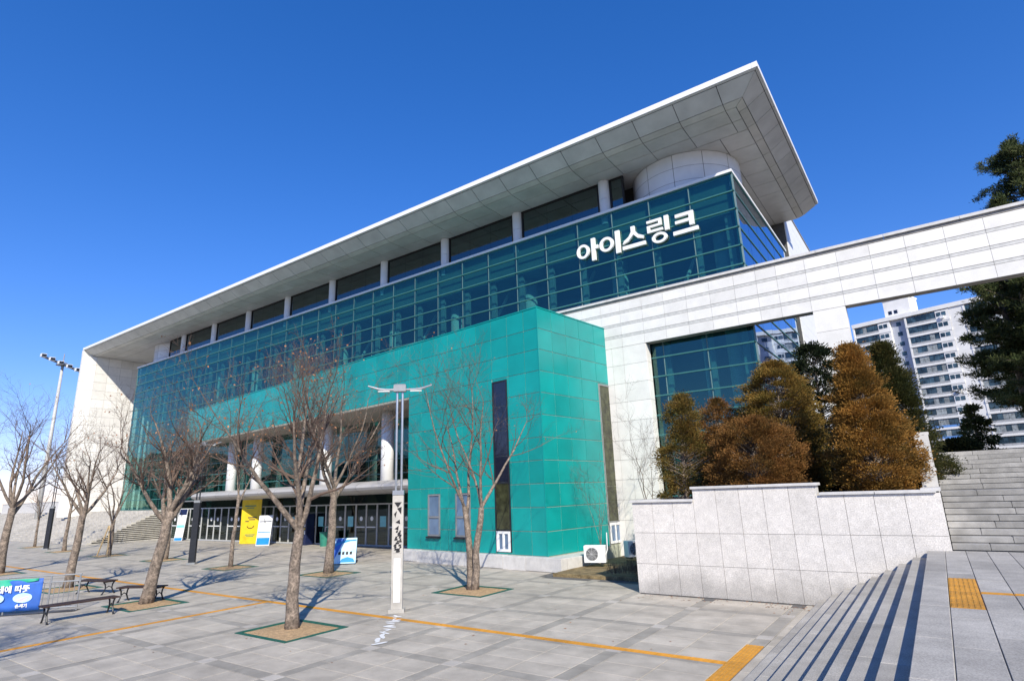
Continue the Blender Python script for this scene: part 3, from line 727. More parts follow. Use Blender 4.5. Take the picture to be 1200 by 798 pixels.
# ------------------------------------------------------------------ teal annex
an = thing('teal_annex', 'teal metal clad annex with projecting corner block and entrance band', 'building', (TCX, TCY, 0), t_an)
AB, AT, AL = .50, 10.35, -38.15; BLK = -8.49
inner = MB().box(BLK+.02, -.018, .018, 5.55, .0, AT-.04); inner.box(AL+.03, BLK+.02, .018, 1.55, 7.60, AT-.04)
inner.build('wall_core', M['teal_joint'], an)
acols = [0, -.77]
while acols[-1] > AL+.3: acols.append(acols[-1]-.965)
acols[-1] = AL
RA = (AT-AB)/11
wins = [(-6.97, -6.14, 1.10, 2.92), (-5.10, -4.16, 1.10, 2.92), (-2.68, -1.82, .58, 7.55)]
def sub(rects, w):
    out = []
    for (a, b, c, d) in rects:
        if b <= w[0] or a >= w[1] or d <= w[2] or c >= w[3]: out.append((a, b, c, d)); continue
        if a < w[0]: out.append((a, w[0], c, d))
        if b > w[1]: out.append((w[1], b, c, d))
        m0, m1 = max(a, w[0]), min(b, w[1])
        if c < w[2]: out.append((m0, m1, c, w[2]))
        if d > w[3]: out.append((m0, m1, w[3], d))
    return [r for r in out if r[1]-r[0] > .04 and r[3]-r[2] > .04]
for i in range(len(acols)-1):
    a, b = acols[i+1], acols[i]
    for j in range(11):
        z1 = AT-j*RA; z0 = z1-RA
        if b <= BLK+.1 and j > 2: continue
        rs = [(a, b, z0, z1)]
        for w in wins: rs = sub(rs, w)
        for (p, q, u, v) in rs:
            piece('panel', ((p+q)/2, .015, (u+v)/2), (q-p-.026, .03, v-u-.026), M['teal'], an, rot=(random.gauss(0, .0008), 0, random.gauss(0, .0008)))
yc_ = [0, .95, 1.95, 2.95, 4.15, 5.2]
swin = (4.25, 5.3, .5, 7.6)
for a, b in zip(yc_[:-1], yc_[1:]):
    for j in range(11):
        z1 = AT-j*RA; z0 = z1-RA
        for (p, q, u, v) in sub([(a, b, z0, z1)], swin):
            piece('panel', (-.015, (p+q)/2, (u+v)/2), (.03, q-p-.026, v-u-.026), M['teal'], an, rot=(0, random.gauss(0, .0008), random.gauss(0, .0008)))
MB().box(-.03, .012, -.012, .03, AB, AT).build('corner_trim', M['teal'], an)
MB().box(AL, .02, -.02, 1.6, AT, AT+.05).box(BLK, .02, 1.6, 5.5, AT, AT+.05).build('roof_trim', M['teal'], an)
MB().box(AL, BLK-.005, .03, 1.55, 7.56, 7.62).box(BLK-.02, BLK+.012, .03, 5.5, 0, 7.6).build('band_soffit', M['soffit_dark'], an)
MB().prism([(AL, 1.55), (BLK, 1.55), (BLK, 4.9), (AL, 1.62)], 'z', 7.57, 7.63).build('band_soffit', M['soffit_dark'], an, recalc=True)
# small windows
for (a, b, c, d) in wins[:2]:
    w = MB().box(a, a+.07, -.03, .05, c, d).box(b-.07, b, -.03, .05, c, d).box(a+.07, b-.07, -.03, .05, d-.07, d).box(a+.07, b-.07, -.03, .05, c, c+.07).box(a+.07, b-.07, -.03, .05, c+.78, c+.86).build('window', M['grey_metal'], an)
    piece('pane', ((a+b)/2, .008, c+.425), (b-a-.15, .01, .70), M['glass_blue'], w)
    piece('pane', ((a+b)/2, .008, (c+.86+d-.07)/2), (b-a-.15, .01, d-c-.94), M['glass_blue'], w)
    piece('sill', ((a+b)/2, -.05, c-.05), (b-a+.08, .14, .07), M['dark_metal'], w)
# tall slot window
a, b, c, d = wins[2]
w = MB().box(a, a+.06, -.02, .05, c, d).box(b-.06, b, -.02, .05, c, d).box(a+.06, b-.06, -.02, .05, d-.06, d).box(a+.06, b-.06, -.02, .05, 3.25, 3.31).box(a+.06, b-.06, -.02, .05, 1.38, 1.44).build('slot_window', M['dark_metal'], an)
for k in range(4):
    u, v = 3.31+(d-.06-3.31)*k/4, 3.31+(d-.06-3.31)*(k+1)/4
    piece('pane', ((a+b)/2, .004, (u+v)/2), (b-a-.13, .01, v-u-.02), M['glass_dark'], w, rot=(random.gauss(0, .004), 0, random.gauss(0, .004)))
piece('pane', ((a+b)/2, .004, 2.345), (b-a-.13, .01, 1.79), M['glass_olive'], w)
MB().box(a+.05, b-.05, -.035, .02, .60, .70).box(a+.05, b-.05, -.035, .02, 1.28, 1.38).box(a+.05, a+.17, -.035, .02, .70, 1.28).box(b-.17, b-.05, -.035, .02, .70, 1.28).box((a+b)/2-.05, (a+b)/2+.05, -.035, .02, .70, 1.28).build('white_casement', M['white_paint'], w)
piece('casement_pane', ((a+b)/2, .008, .99), (b-a-.36, .01, .58), M['glass_blue'], w)
# side slot window
ya, yb, c, d = 4.28, 5.28, .5, 7.58
w = MB().box(-.05, .02, ya, ya+.05, c, d).box(-.05, .02, yb-.05, yb, c, d).box(-.05, .02, ya+.05, yb-.05, d-.06, d).box(-.05, .02, ya+.05, yb-.05, 1.45, 1.52).build('side_slot_window', M['grey_metal'], an)
for u, v in ((1.52, 3.0), (3.02, 5.2), (5.22, 7.5)): piece('pane', (-.006, (ya+yb)/2, (u+v)/2), (.01, .88, v-u), M['glass_olive'], w)
MB().box(-.03, .035, ya+.05, ya+.15, .6, 1.45).box(-.03, .035, yb-.15, yb-.05, .6, 1.45).box(-.03, .035, ya+.15, yb-.15, .6, .7).box(-.03, .035, ya+.15, yb-.15, 1.35, 1.45).box(-.03, .035, (ya+yb)/2-.04, (ya+yb)/2+.04, .7, 1.35).build('white_casement', M['white_paint'], w)
piece('casement_pane', (-.004, (ya+yb)/2, 1.02), (.01, .66, .64), M['glass_blue'], w)
# plinth stones
x = .86
pl = MB().box(BLK-.6, .80, -.27, .04, 0, .44).box(.03, .80, .04, 2.2, 0, .44).build('plinth', M['tile_joint'], an)
xs = [.86, -.85, -2.05, -3.9, -5.7, -7.4, -9.1]
for a, b in zip(xs[1:], xs[:-1]):
    piece('plinth_stone', ((a+b)/2, -.15, .24+(.015 if random.random() < .5 else 0)), (b-a-.015, .36, .48), M['granite_cap'], pl, bev=.012)
for a, b in ((.05, 1.1), (1.1, 2.2)): piece('plinth_stone', (.43, (a+b)/2, .24), (.84, b-a-.012, .48), M['granite_cap'], pl, bev=.012)
# canopy over the doors: rounded nose, runs along the annex band
cv = MB(); K = 9; pr = []
for i in range(K):
    t = -math.pi/2+math.pi*i/(K-1); pr.append((-.02-1.0*math.cos(t)+1.0, 3.40+.34*math.sin(t)))
poly = pr+[(3.7, 3.74), (3.7, 3.06)]
cv.prism([(p[0]+.15, p[1]) for p in poly], 'x', -36.3, BLK-.02); cv.build('canopy', M['canopy'], an, recalc=True)
for k in range(12): MB().prism([(p[0]+.15-.004 if i < K else p[0]+.15, p[1]+(.003 if p[1] > 3.40 else -.003)) for i, p in enumerate(poly)], 'x', -36.2+k*2.3, -36.185+k*2.3).build('canopy_seam', M['seam'], an, recalc=True)
for lx in (-32.9, -28.6, -19.0, -12.6):
    mb = MB().tube([(lx, 1.75, 3.4), (lx, 1.75, 7.58)], .36, 20); mb.build('entrance_column', M['white_paint'], an, smooth=True)

# ------------------------------------------------------------------ left terrace stairs
ts = MB(); nst = 16
for k in range(nst):
    ts.box(-110, -55.6, 19.3+k*.34, 25.0, k*.152-.08, (k+1)*.152)
tag(ts.build('terrace_stairs', M['step_light']), kind='structure')
tag(MB().box(-110, -65.5, 25.0, 60, 0, 2.44).box(-65.5, -55.6, 25.0, 25.08, 0, 2.44).build('side_terrace', M['step_light']), kind='structure')
lw = thing('terrace_parapet', 'pale stone parapet wall at the far left behind the bare trees', 'wall', (-90, 27, 2.44))
for i in range(9): piece('wall_block', (-107+i*4, 27, 2.44+.6), (3.98, .4, 1.2), M['granite_cap'], lw, (-90, 27, 2.44)); piece('coping', (-107+i*4, 27, 2.44+1.24), (3.98, .5, .08), M['granite_cap'], lw, (-90, 27, 2.44))

# ------------------------------------------------------------------ bare trees
def bare_tree(name, label, base, h, fork, lean=(0, 0), spread=1., r0=.15, limbs=5, seed=1, leaves=0, stems=1, dens=1., group='bare plaza trees'):
    rnd = random.Random(seed); t = thing(name, label, 'tree', (base[0], base[1], 0), 0, group); r0 *= .88
    tr = MB(); br = MB(); tips = []
    def wig(d, a): return (d+Vector((rnd.gauss(0, a), rnd.gauss(0, a), rnd.gauss(0, a*.6)))).normalized()
    def grow(p, d, L, r, lev):
        ns = (6, 5, 4, 3)[lev]; pts = [p]; rs = [r]; q = p.copy(); dd = d.copy()
        up = (.10, .07, .10, .05)[lev]
        for i in range(ns):
            dd = wig(dd, (.10, .15, .19, .22)[lev]); dd = (dd+Vector((0, 0, up))).normalized()
            q = q+dd*(L/ns); pts.append(q.copy()); rs.append(max(.0016, r*(1-(i+1)/ns*.78)))
        (tr if lev == 0 else br).tube(pts, rs, (7, 5, 4, 3)[lev], cap=False)
        if lev == 3: tips.append(q.copy()); return
        n = int((8, 7, 7)[lev]*dens+rnd.random())
        for i in range(n):
            f = rnd.uniform((.22, .12, .15)[lev], 1.) if i else 1.
            k = min(ns-1, int(f*ns)); a = pts[k].lerp(pts[k+1], f*ns-k if k < ns else 1)
            base_d = (pts[k+1]-pts[k]).normalized()
            side = base_d.orthogonal().normalized(); side.rotate(Matrix.Rotation(rnd.uniform(0, 6.28), 3, base_d))
            ang = R(rnd.uniform(22, 58)); nd = (base_d*math.cos(ang)+side*math.sin(ang))
            if nd.z < -.1: nd.z *= -.4
            grow(a, nd.normalized(), L*rnd.uniform(.38, .68)*(1-.2*f), max(.003, rs[k]*rnd.uniform(.4, .62)), lev+1)
    for st in range(stems):
        p = Vector((0.07*(st-.5*(stems-1))*2, 0, -.05)); pts = [p]; rs = [r0*1.35]; q = p.copy()
        ln = Vector((lean[0]+(st-.5*(stems-1))*.22, lean[1], 1)).normalized(); nseg = 7
        for i in range(nseg):
            ln2 = wig(ln, .05); q = q+ln2*((fork+.05)/nseg); pts.append(q.copy()); rs.append(r0*(1.12-.34*(i+1)/nseg) if i else r0*1.12)
        tr.tube(pts, rs, 10, cap=True)
        nl = limbs if stems == 1 else max(2, limbs//stems+1)
        a0 = rnd.uniform(0, 6.28)
        for i in range(nl):
            az = a0+6.283*i/nl+rnd.uniform(-.4, .4); tilt = R(rnd.uniform(20, 52))*spread
            if i == 0: tilt = R(10)
            d = Vector((math.sin(tilt)*math.cos(az), math.sin(tilt)*math.sin(az), math.cos(tilt)))
            k = rnd.choice([nseg, nseg, nseg-1]); L = (h-fork)*rnd.uniform(.72, .98)*(1 if i else 1.05)
            grow(pts[k], d, L, rs[k]*rnd.uniform(.48, .70), 0)
    tr.build('trunk', M['bark'], t, smooth=True); br.build('branches', M['twig'], t)
    if leaves:
        lf = MB()
        for p in rnd.sample(tips, min(leaves, len(tips))):
            s_ = rnd.uniform(.022, .042); a = Vector((rnd.gauss(0, 1), rnd.gauss(0, 1), rnd.gauss(0, 1))).normalized(); b = a.orthogonal().normalized()
            q = p-Vector((0, 0, s_)); lf.add([q-a*s_, q+b*s_*.6, q+a*s_, q-b*s_*.6+Vector((0, 0, .015))], [(0, 1, 2, 3)])
        lf.build('dry_leaves', M['dryleaf'], t)
    return t
T = [
 ('bare tree in the nearest soil bed, left of the white lamp post', 6.1, 2.55, (.02, -.02), .82, .155, 5, 11, 260, 1, 1.1),
 ('stout leaning bare tree with a wide crown beside the black benches', 5.9, 2.75, (.16, .1), 1.25, .19, 6, 23, 200, 1, 1.1),
 ('bare tree behind the nearest one, next to the blue easel sign', 7.6, 3.3, (0, 0), .95, .19, 6, 31, 240, 1, 1.0),
 ('slim bare tree in front of the yellow entrance banner', 6.8, 3.2, (.02, 0), .55, .10, 3, 44, 40, 1, .75),
 ('bare tree with a split trunk in front of the teal wall', 6.7, 2.5, (.03, 0), .9, .125, 5, 57, 60, 2, .85),
 ('bare tree between the banner railing and the farther black bench', 5.6, 2.6, (.07, .05), 1.05, .16, 5, 61, 40, 1, .9),
 ('leftmost bare tree, its trunk behind the railing with the blue banner', 7.6, 3.0, (.06, 0), .9, .20, 6, 73, 20, 1, .9),
 ('bare tree held by pale wooden stakes near the terrace stairs', 5.4, 2.1, (0, 0), .9, .14, 4, 83, 10, 1, .75),
 ('bare tree standing directly behind the stout leaning one', 6.2, 2.6, (.03, 0), .9, .17, 5, 97, 60, 1, .9),
 ('thin bare tree close to the far black lamp post', 6.4, 2.9, (.02, 0), .7, .13, 4, 101, 0, 1, .7),
 ('small bare tree farthest left at the foot of the terrace stairs', 5.2, 2.3, (.02, 0), .7, .10, 4, 113, 0, 1, .7)]
BEDL = ['soil bed nearest the camera, edged in green, under a bare tree', 'soil bed under the stout leaning tree beside the benches', 'soil bed left of the blue easel sign', 'soil bed under the slim tree by the entrance',
        'soil bed under the split trunk tree by the teal wall', 'soil bed behind the banner railing', 'soil bed under the leftmost tree', 'soil bed under the staked tree', 'soil bed left of the near black lamp post', 'soil bed beside the far black lamp post', 'soil bed at the foot of the terrace stairs']
for i, ((bx, by), (lab, h, fork, lean, spr, r0, limbs, seed, lv, stems, dens)) in enumerate(zip(BEDS, T)):
    bare_tree('bare_tree', lab, (bx, by), h, fork, lean, spr, r0, limbs, seed, lv, stems, dens)
    bd = thing('tree_bed', BEDL[i], 'tree bed', (bx, by, 0), 0, 'tree beds in the plaza')
    fm = MB(); w, d_ = BHX-.005, BHY-.005
    fm.box(-w, w, -d_, -d_+.10, -.03, .012).box(-w, w, d_-.10, d_, -.03, .012).box(-w, -w+.10, -d_+.10, d_-.10, -.03, .012).box(w-.10, w, -d_+.10, d_-.10, -.03, .012)
    fm.build('frame', M['grate'], bd)
    N = 16; vs = []; fs = []; rnd = random.Random(i)
    for a in range(N+1):
        for b in range(N+1):
            u, v = -1+2*a/N, -1+2*b/N; vs.append((u*(w-.098), v*(d_-.098), -.012+.06*(1-max(abs(u), abs(v))**2)+(rnd.uniform(-.008, .008) if max(abs(u), abs(v)) < .99 else 0)))
    fs = [(a*(N+1)+b, (a+1)*(N+1)+b, (a+1)*(N+1)+b+1, a*(N+1)+b+1) for a in range(N) for b in range(N)]
    MB().add(vs, fs).build('soil', M['soil'], bd)
bare_tree('bare_tree', 'bare tree whose shadow crosses the pavement at the lower left', (-12.7, -.2), 6.2, 2.6, (.02, 0), .7, .16, 6, 151, 60, 1, 1.)
st = thing('tree_stakes', 'pair of pale wooden stakes propping a bare tree trunk', 'stakes', (-41.8, 15.77, 0))
for a in (-1, 1): MB().tube([(a*.75, -.35, -.02), (a*.05, -.17, 1.75)], .04, 6).build('stake', M['stake'], st)
MB().tube([(-.35, -.27, 1.0), (.35, -.27, 1.0)], .03, 6).build('cross_bar', M['stake'], st)
bare_tree('sapling', 'thin bare sapling between the air conditioner and the granite wall', (-9.2, 21.8), 4.9, 1.6, (0, 0), .5, .05, 3, 131, 0, 1, .7, 'garden saplings')
bare_tree('sapling', 'small bare sapling against the teal side wall', (-11.0, 20.95), 3.0, .6, (.02, 0), .6, .03, 3, 137, 0, 1, .6, 'garden saplings')
for o in COL.objects:
    if o.name.startswith('sapling'): o.location.z = .2

# ------------------------------------------------------------------ evergreens
def rnd_rot(rng, n):
    a = rng.normal(size=(n, 3)); return a/np.linalg.norm(a, axis=1, keepdims=True)
def sprays(rng, C, D, L, Wd):
    """flat leaf sprays: centres C, directions D, lengths L, widths Wd -> quads (kite shaped, slightly folded)"""
    n = len(C); s = np.cross(D, rnd_rot(rng, n)); s /= np.linalg.norm(s, axis=1, keepdims=True)+1e-9
    nn = np.cross(D, s)
    p0 = C; p1 = C+D*(L*.55)[:, None]+s*Wd[:, None]+nn*(L*.08)[:, None]; p2 = C+D*L[:, None]; p3 = C+D*(L*.55)[:, None]-s*Wd[:, None]+nn*(L*.08)[:, None]
    V = np.stack([p0, p1, p2, p3], 1).reshape(-1, 3); F = np.arange(4*n).reshape(-1, 4); return V, F
def evergreen(name, label, loc, h, w, m, seed, profile='cone', clumps=230, per=70, droop=.0, z0=.25, sprl=.13, gap=0., lean=0., group=None, stem_r=.09):
    rng = np.random.default_rng(seed); t = thing(name, label, 'tree', loc, 0, group)
    zs = []; Cs = []; Ds = []
    ph = rng.uniform(0, 6.28, 4)
    mb = MB().tube([(0, 0, -.1), (0, 0, h*.35), (lean*h*.5, 0, h*.92)], [stem_r*1.3, stem_r, .015], 8)
    for c in range(clumps):
        f = rng.uniform(0, 1)**1.15
        rr = {'cone': lambda f: (1-f)**.75*min(1, (f+.12)/.22), 'egg': lambda f: (max(0, 1-(abs(f-.38)/.62)**2.1) if f > .38 else max(0, 1-(abs(f-.38)/.5)**2))**.55, 'ball': lambda f: max(0, 1-(2*f-.9)**2/1.25)**.55,
              'tear': lambda f: min(1, (f+.10)/.26)*(1-max(0, f-.16)/.84)**.9*(1 if f < .62 else 1.25-.0*f), 'open': lambda f: (1-f)**.6*(.72+.28*math.sin(f*13+ph[0]))}[profile](f)
        az = rng.uniform(0, 6.283); lob = 1+.15*math.sin(3*az+ph[1]+5*f)+.13*math.sin(5*az+ph[2]-9*f)
        rad = max(.05, w/2*rr*lob*rng.uniform(.62, 1.09)); z = z0+(h-z0-.12)*f
        p = np.array([rad*math.cos(az)+lean*z, rad*math.sin(az), z])
        out = np.array([math.cos(az), math.sin(az), .35-droop+.9*f])
        if rng.random() < gap: continue
        mb.tube([(lean*z*.8, 0, max(.05, z-rad*.45)), tuple(p)], [.012+.012*(1-f), .004], 4, cap=False)
        k = per; cr = rng.uniform(.13, .24)*(w/2.3)**.5*(1.1 if profile != 'open' else 1.15)
        loc_ = rng.normal(size=(k, 3))*[cr*.55, cr*.55, cr*.27]; Cs.append(p+loc_)
        dd = loc_/cr*.8+out*.9+rng.normal(size=(k, 3))*.35; Ds.append(dd/np.linalg.norm(dd, axis=1, keepdims=True))
    C_ = np.concatenate(Cs); D_ = np.concatenate(Ds); n = len(C_)
    V, F = sprays(rng, C_, D_, rng.uniform(.6, 1.25, n)*sprl, rng.uniform(.15, .25, n)*sprl)
    link('crown', npmesh('crown', V, F, m), t); mb.build('trunk', M['bark'], t)
    return t
ZP = 2.28; EG = 'evergreens in the granite planter'
evergreen('evergreen_tree', 'open branched olive evergreen at the left end of the planter', (-6.45, 18.2, ZP), 3.55, 2.35, M['leaf_olive'], 1, 'open', 250, 125, .1, .30, .066, .10, .05, EG, .06)
evergreen('evergreen_tree', 'narrow reddish evergreen behind the open branched one', (-5.95, 20.5, ZP), 3.6, 1.75, M['leaf_red'], 2, 'egg', 250, 160, 0, .3, .064, 0, 0, EG)
evergreen('evergreen_tree', 'tall rounded olive evergreen in front of the portal glass', (-3.80, 20.3, ZP), 4.55, 2.3, M['leaf_mix'], 3, 'egg', 520, 215, 0, .25, .064, 0, 0, EG)
evergreen('evergreen_tree', 'low rounded reddish brown evergreen above the coping', (-4.25, 18.0, ZP), 2.55, 2.3, M['leaf_red'], 4, 'ball', 460, 215, 0, .12, .062, 0, 0, EG)
evergreen('evergreen_tree', 'golden orange cone shaped evergreen beside the stair cheek wall', (-1.25, 18.1, ZP), 4.3, 2.0, M['leaf_gold'], 5, 'tear', 520, 215, 0, .15, .066, .10, -.04, EG)
evergreen('evergreen_tree', 'dark green cone shaped evergreen behind the golden one', (-.75, 21.3, ZP), 4.85, 2.2, M['leaf_dark'], 6, 'tear', 440, 180, 0, .2, .07, 0, 0, EG)
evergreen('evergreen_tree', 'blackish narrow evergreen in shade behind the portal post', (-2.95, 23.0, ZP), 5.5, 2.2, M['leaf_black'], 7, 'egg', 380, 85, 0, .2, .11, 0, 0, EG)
def pine(name, label, loc, h, first, spread, seed, m, lean=(0, 0), whorls=11, sc=1., ex=.6):
    rng = np.random.default_rng(seed); t = thing(name, label, 'tree', loc, 0, 'pines on the upper terrace')
    tr = MB(); Cs = []; Ds = []
    ax = lambda z: np.array([lean[0]*z+.12*math.sin(z*.5+seed), lean[1]*z+.1*math.cos(z*.4+seed), z])
    tr.tube([tuple(ax(z)) for z in np.linspace(0, h*.97, 10)], list(np.linspace(.17*sc, .03, 10)), 9)
    for k in range(whorls):
        f = k/(whorls-1); z = first+(h-first)*f*.97; nb = rng.integers(4, 7)
        for b in range(nb):
            az = rng.uniform(0, 6.283); L = spread*(1-f)**ex*rng.uniform(.6, 1.1)+.25; p0 = ax(z+rng.uniform(-.2, .2))
            d = np.array([math.cos(az), math.sin(az), rng.uniform(.0, .35)+.3*f]); pts = [p0+d*L*s_+np.array([0, 0, -.10*L*s_*(1-s_)]) for s_ in np.linspace(0, 1, 5)]
            tr.tube([tuple(p) for p in pts], [.045*sc*(1-f*.5), .035*sc, .025*sc, .015, .006], 5, cap=False)
            for c in range(int(6+L*5.5)):
                s_ = rng.uniform(.3, 1.05); q = p0+d*L*s_+rng.normal(size=3)*[.20*L*.5, .20*L*.5, .10]
                nn = 46; dd = rng.normal(size=(nn, 3))+[0, 0, .6]+d*.4; dd /= np.linalg.norm(dd, axis=1, keepdims=True)
                Cs.append(q+rng.normal(size=(nn, 3))*[.10, .10, .05]); Ds.append(dd)
    C_ = np.concatenate(Cs); D_ = np.concatenate(Ds); n = len(C_)
    V, F = sprays(rng, C_, D_, rng.uniform(.14, .24, n), rng.uniform(.012, .022, n))
    link('crown', npmesh('crown', V, F, m), t); tr.build('trunk', M['bark'], t, smooth=True)
pine('pine_tree', 'tallest dark pine, its top showing above the white beam', (5.9, 35.5, ZT), 15.2, 4.5, 2.3, 3, M['needle'], whorls=24, sc=1.3, ex=.36)
pine('pine_tree', 'dark pine filling the gap between the leaning pines', (5.2, 36.0, ZT), 9.0, 2.6, 2.4, 21, M['needle'])
pine('pine_tree', 'dark pine with slanting trunks in front of the apartment block', (3.75, 33.0, ZT), 9.4, 1.9, 2.2, 5, M['needle'], (-.03, 0), whorls=14, sc=1.5)
pine('pine_tree', 'dark leaning pine at the right edge below the beam', (4.45, 31.5, ZT), 11.0, 1.8, 2.3, 8, M['needle'], (-.02, .02))
pine('pine_tree', 'heavy dark pine partly cut off by the right picture edge', (5.6, 30.5, ZT), 9.8, 3.0, 2.6, 12, M['needle'], (.01, 0))
evergreen('small_fir', 'small dark fir with layered branches at the top of the stairs', (1.75, 33.5, ZT), 2.4, 1.5, M['needle'], 15, 'cone', 110, 60, .5, .1, .14, 0, 0, 'small firs')
evergreen('small_fir', 'low dark shrub just right of the dark green cone evergreen', (.9, 32.0, ZT), .9, 1.5, M['leaf_dark'], 16, 'ball', 130, 60, .2, .1, .12, 0, 0, 'small firs')

# ------------------------------------------------------------------ apartment block
apt = thing('apartment_block', 'white high rise apartment block seen under the beam behind the pines', 'building', (-12.7, 190, ZT), R(-17))
NF, FH = 15, 2.78; HT = NF*FH
bays = [('win', 0, 9.6), ('core', 9.6, 13.2), ('win', 13.2, 23.4), ('blank', 23.4, 26.4), ('win', 26.4, 36.6), ('core', 36.6, 40.2), ('win', 40.2, 50)]
bd = MB().box(0, 50, .9, 12, 0, HT)
for k, a, b in bays:
    if k == 'blank': bd.box(a, b, 0, .9, 0, HT)
bd.box(-.02, .35, -.25, .9, 0, HT)
bd.box(-.1, 50, -.3, 12.1, HT, HT+1.1); bd.build('wall', M['apt_white'], apt)
for k, a, b in bays:
    if k == 'core': MB().box(a+.02, b-.02, .86, .9, 0, HT).build('stair_core', M['apt_grey'], apt)
rf = MB().box(8.2, 14.6, 2, 8, HT+1.1, HT+6.2).box(8.0, 14.8, 1.8, 8.2, HT+6.2, HT+6.6).build('roof_tower', M['apt_white'], apt)
for x in (9.6, 11): piece('window', (x, 1.98, HT+2.6), (.9, .06, 1.0), M['glass_dark'], rf)
rnd = random.Random(5)
for k, a, b in bays:
    for f in range(NF):
        z = f*FH
        if z+FH < 8: pass
        if k == 'core': piece('window', ((a+b)/2, .84, z+1.5), (1.1, .06, 1.1), M['apt_glass'], apt)
        if k != 'win': continue
        MB().box(a, b-.0, -.2, .9, z-.30, z+.24).build('balcony_slab', M['apt_white'], apt)
        MB().box(a, a+.45, -.1, .9, z+.22, z+FH-.22).build('wall_pier', M['apt_white'], apt); MB().box(b-3.0, b-.05, -.1, .9, z+.22, z+FH-.22).build('wall_pier', M['apt_white'], apt)
        w = MB().box(a+.45, b-3.0, -.06, .0, z+.22, z+.80).build('balcony_window', M['apt_rail'] if f not in (3, 4) or a < 13 or a > 14 else M['apt_blue'], apt)
        n = 6; ww = (b-3.0-a-.45)/n
        for q in range(n):
            piece('pane', (a+.45+ww*(q+.5), .05, z+1.42), (ww-.06, .04, 2.05), M['apt_glass'] if rnd.random() < .7 else M['apt_curtain'], w)
        for q in (0, 1): piece('window', (b-2.3+q*1.15, -.12, z+1.55), (.95, .06, 1.05), M['apt_glass'], apt)
        if rnd.random() < .25: piece('condenser_unit', (b-1.6, -.45, z+.62), (.9, .4, .7), M['white_paint'], apt)

# ------------------------------------------------------------------ lamp posts
def lamp(label, loc, body, white):
    t = thing('lamp_post', label, 'lamp post', loc, R(40), 'plaza lamp posts')
    MB().box(-.20, .20, -.15, .15, -.01, .09).build('base', M['post_paint'] if white else M['grey_metal'], t)
    p = MB().bbox(-.145, .145, -.09, .09, .09, 2.92, .01).build('pylon', body, t)
    if white:
        MB().box(-.085, .085, -.100, -.088, .25, 1.32).build('inset_panel', M['white_metal'], p)
        MB().box(-.115, .115, -.099, -.088, 1.45, 2.78).build('poster', M['post_paint'], p)
        rn = random.Random(3); bl = MB()
        bl.prism([(-.10, 2.74), (0, 2.60), (.10, 2.74)], 'y', -.104, -.0985).prism([(-.02, 2.58), (.09, 2.42), (.10, 2.62)], 'y', -.104, -.0985).prism([(-.10, 2.44), (-.02, 2.52), (-.06, 2.34)], 'y', -.104, -.0985)
        bl.prism([(-.06, 2.22), (.05, 2.30), (.07, 2.18)], 'y', -.104, -.0985).prism([(-.08, 2.06), (.03, 2.14), (.02, 2.02)], 'y', -.104, -.0985)
        for k in range(22):
            z = 1.47+(k//2)*.05; x0 = rn.uniform(-.11, 0) if k % 2 else rn.uniform(-.02, .06); w = rn.uniform(.03, .08); bl.prism([(x0, z), (min(.112, x0+w), z+rn.uniform(-.01, .01)), (min(.112, x0+w+.02), z+.045), (x0+.02, z+.05)], 'y', -.1045-.0003*k, -.0985)
        bl.build('poster_print', M['black'], p, recalc=True)
    MB().box(-.15, .15, -.095, .095, 2.93, 3.05).build('collar', M['steel'] if white else M['grey_metal'], t)
    for a in (-.075, .075): MB().tube([(a, 0, 3.05), (a, 0, 5.78)], .032, 10).build('rod', M['steel'] if white else M['dark_metal'], t)
    MB().bbox(-.17, .17, -.11, .11, 5.76, 5.97, .03).build('head', M['grey_metal'], t)
    for s_ in (-1, 1):
        ar = MB().tube([(s_*.15, 0, 5.82), (s_*.42, 0, 5.82), (s_*.62, 0, 5.85), (s_*.90, 0, 5.94)], [.03, .036, .034, .022], 8).build('arm', M['steel'] if white else M['grey_metal'], t)
        MB().box(s_*.45-.16, s_*.45+.16, -.05, .05, 5.765, 5.783).build('light_panel', M['white_paint'], ar)
lamp('white lamp post with black printed poster standing on the plaza', (-11.98, 11.34, 0), M['post_paint'], True)
lamp('near black lamp post between the bare trees left of the entrance', (-30.65, 15.27, 0), M['dark_metal'], False)
lamp('far black lamp post at the foot of the terrace stairs', (-53.9, 16.2, 0), M['dark_metal'], False)
fl = thing('floodlight_mast', 'tall grey floodlight mast behind the left end of the building', 'floodlight', (-81.7, 23.3, 0))
MB().tube([(0, 0, 0), (0, 0, 19.6)], [.27, .14], 14).build('mast', M['door_frame'], fl, smooth=True)
MB().tube([(0, 0, 19.6), (0, 0, 20.6)], .06, 8).tube([(0, 0, 19.2), (0, 0, 19.5)], [.7, .4], 14).build('crown_ring', M['grey_metal'], fl)
dv = Vector((.28, 1, 0)).normalized()
MB().tube([tuple(-dv*2.2+Vector((0, 0, 20.1))), tuple(dv*2.2+Vector((0, 0, 18.4)))], .08, 8).tube([tuple(-dv*2.2+Vector((.5, 0, 20.1))), tuple(dv*2.2+Vector((.5, 0, 18.4)))], .08, 8).build('crossbar', M['grey_metal'], fl)
for k in range(6):
    c = dv*(-2.1+k*.84); zc = 20.1-1.7*k/5
    MB().cbox((.75, 0, 0), (.5, .5, .35)).build('lamp_head', M['white_paint'], fl, (c.x, c.y, zc-.05))
    MB().cbox((1.01, 0, -.02), (.03, .44, .29)).build('lamp_lens', M['dark_metal'], fl, (c.x, c.y, zc-.05))

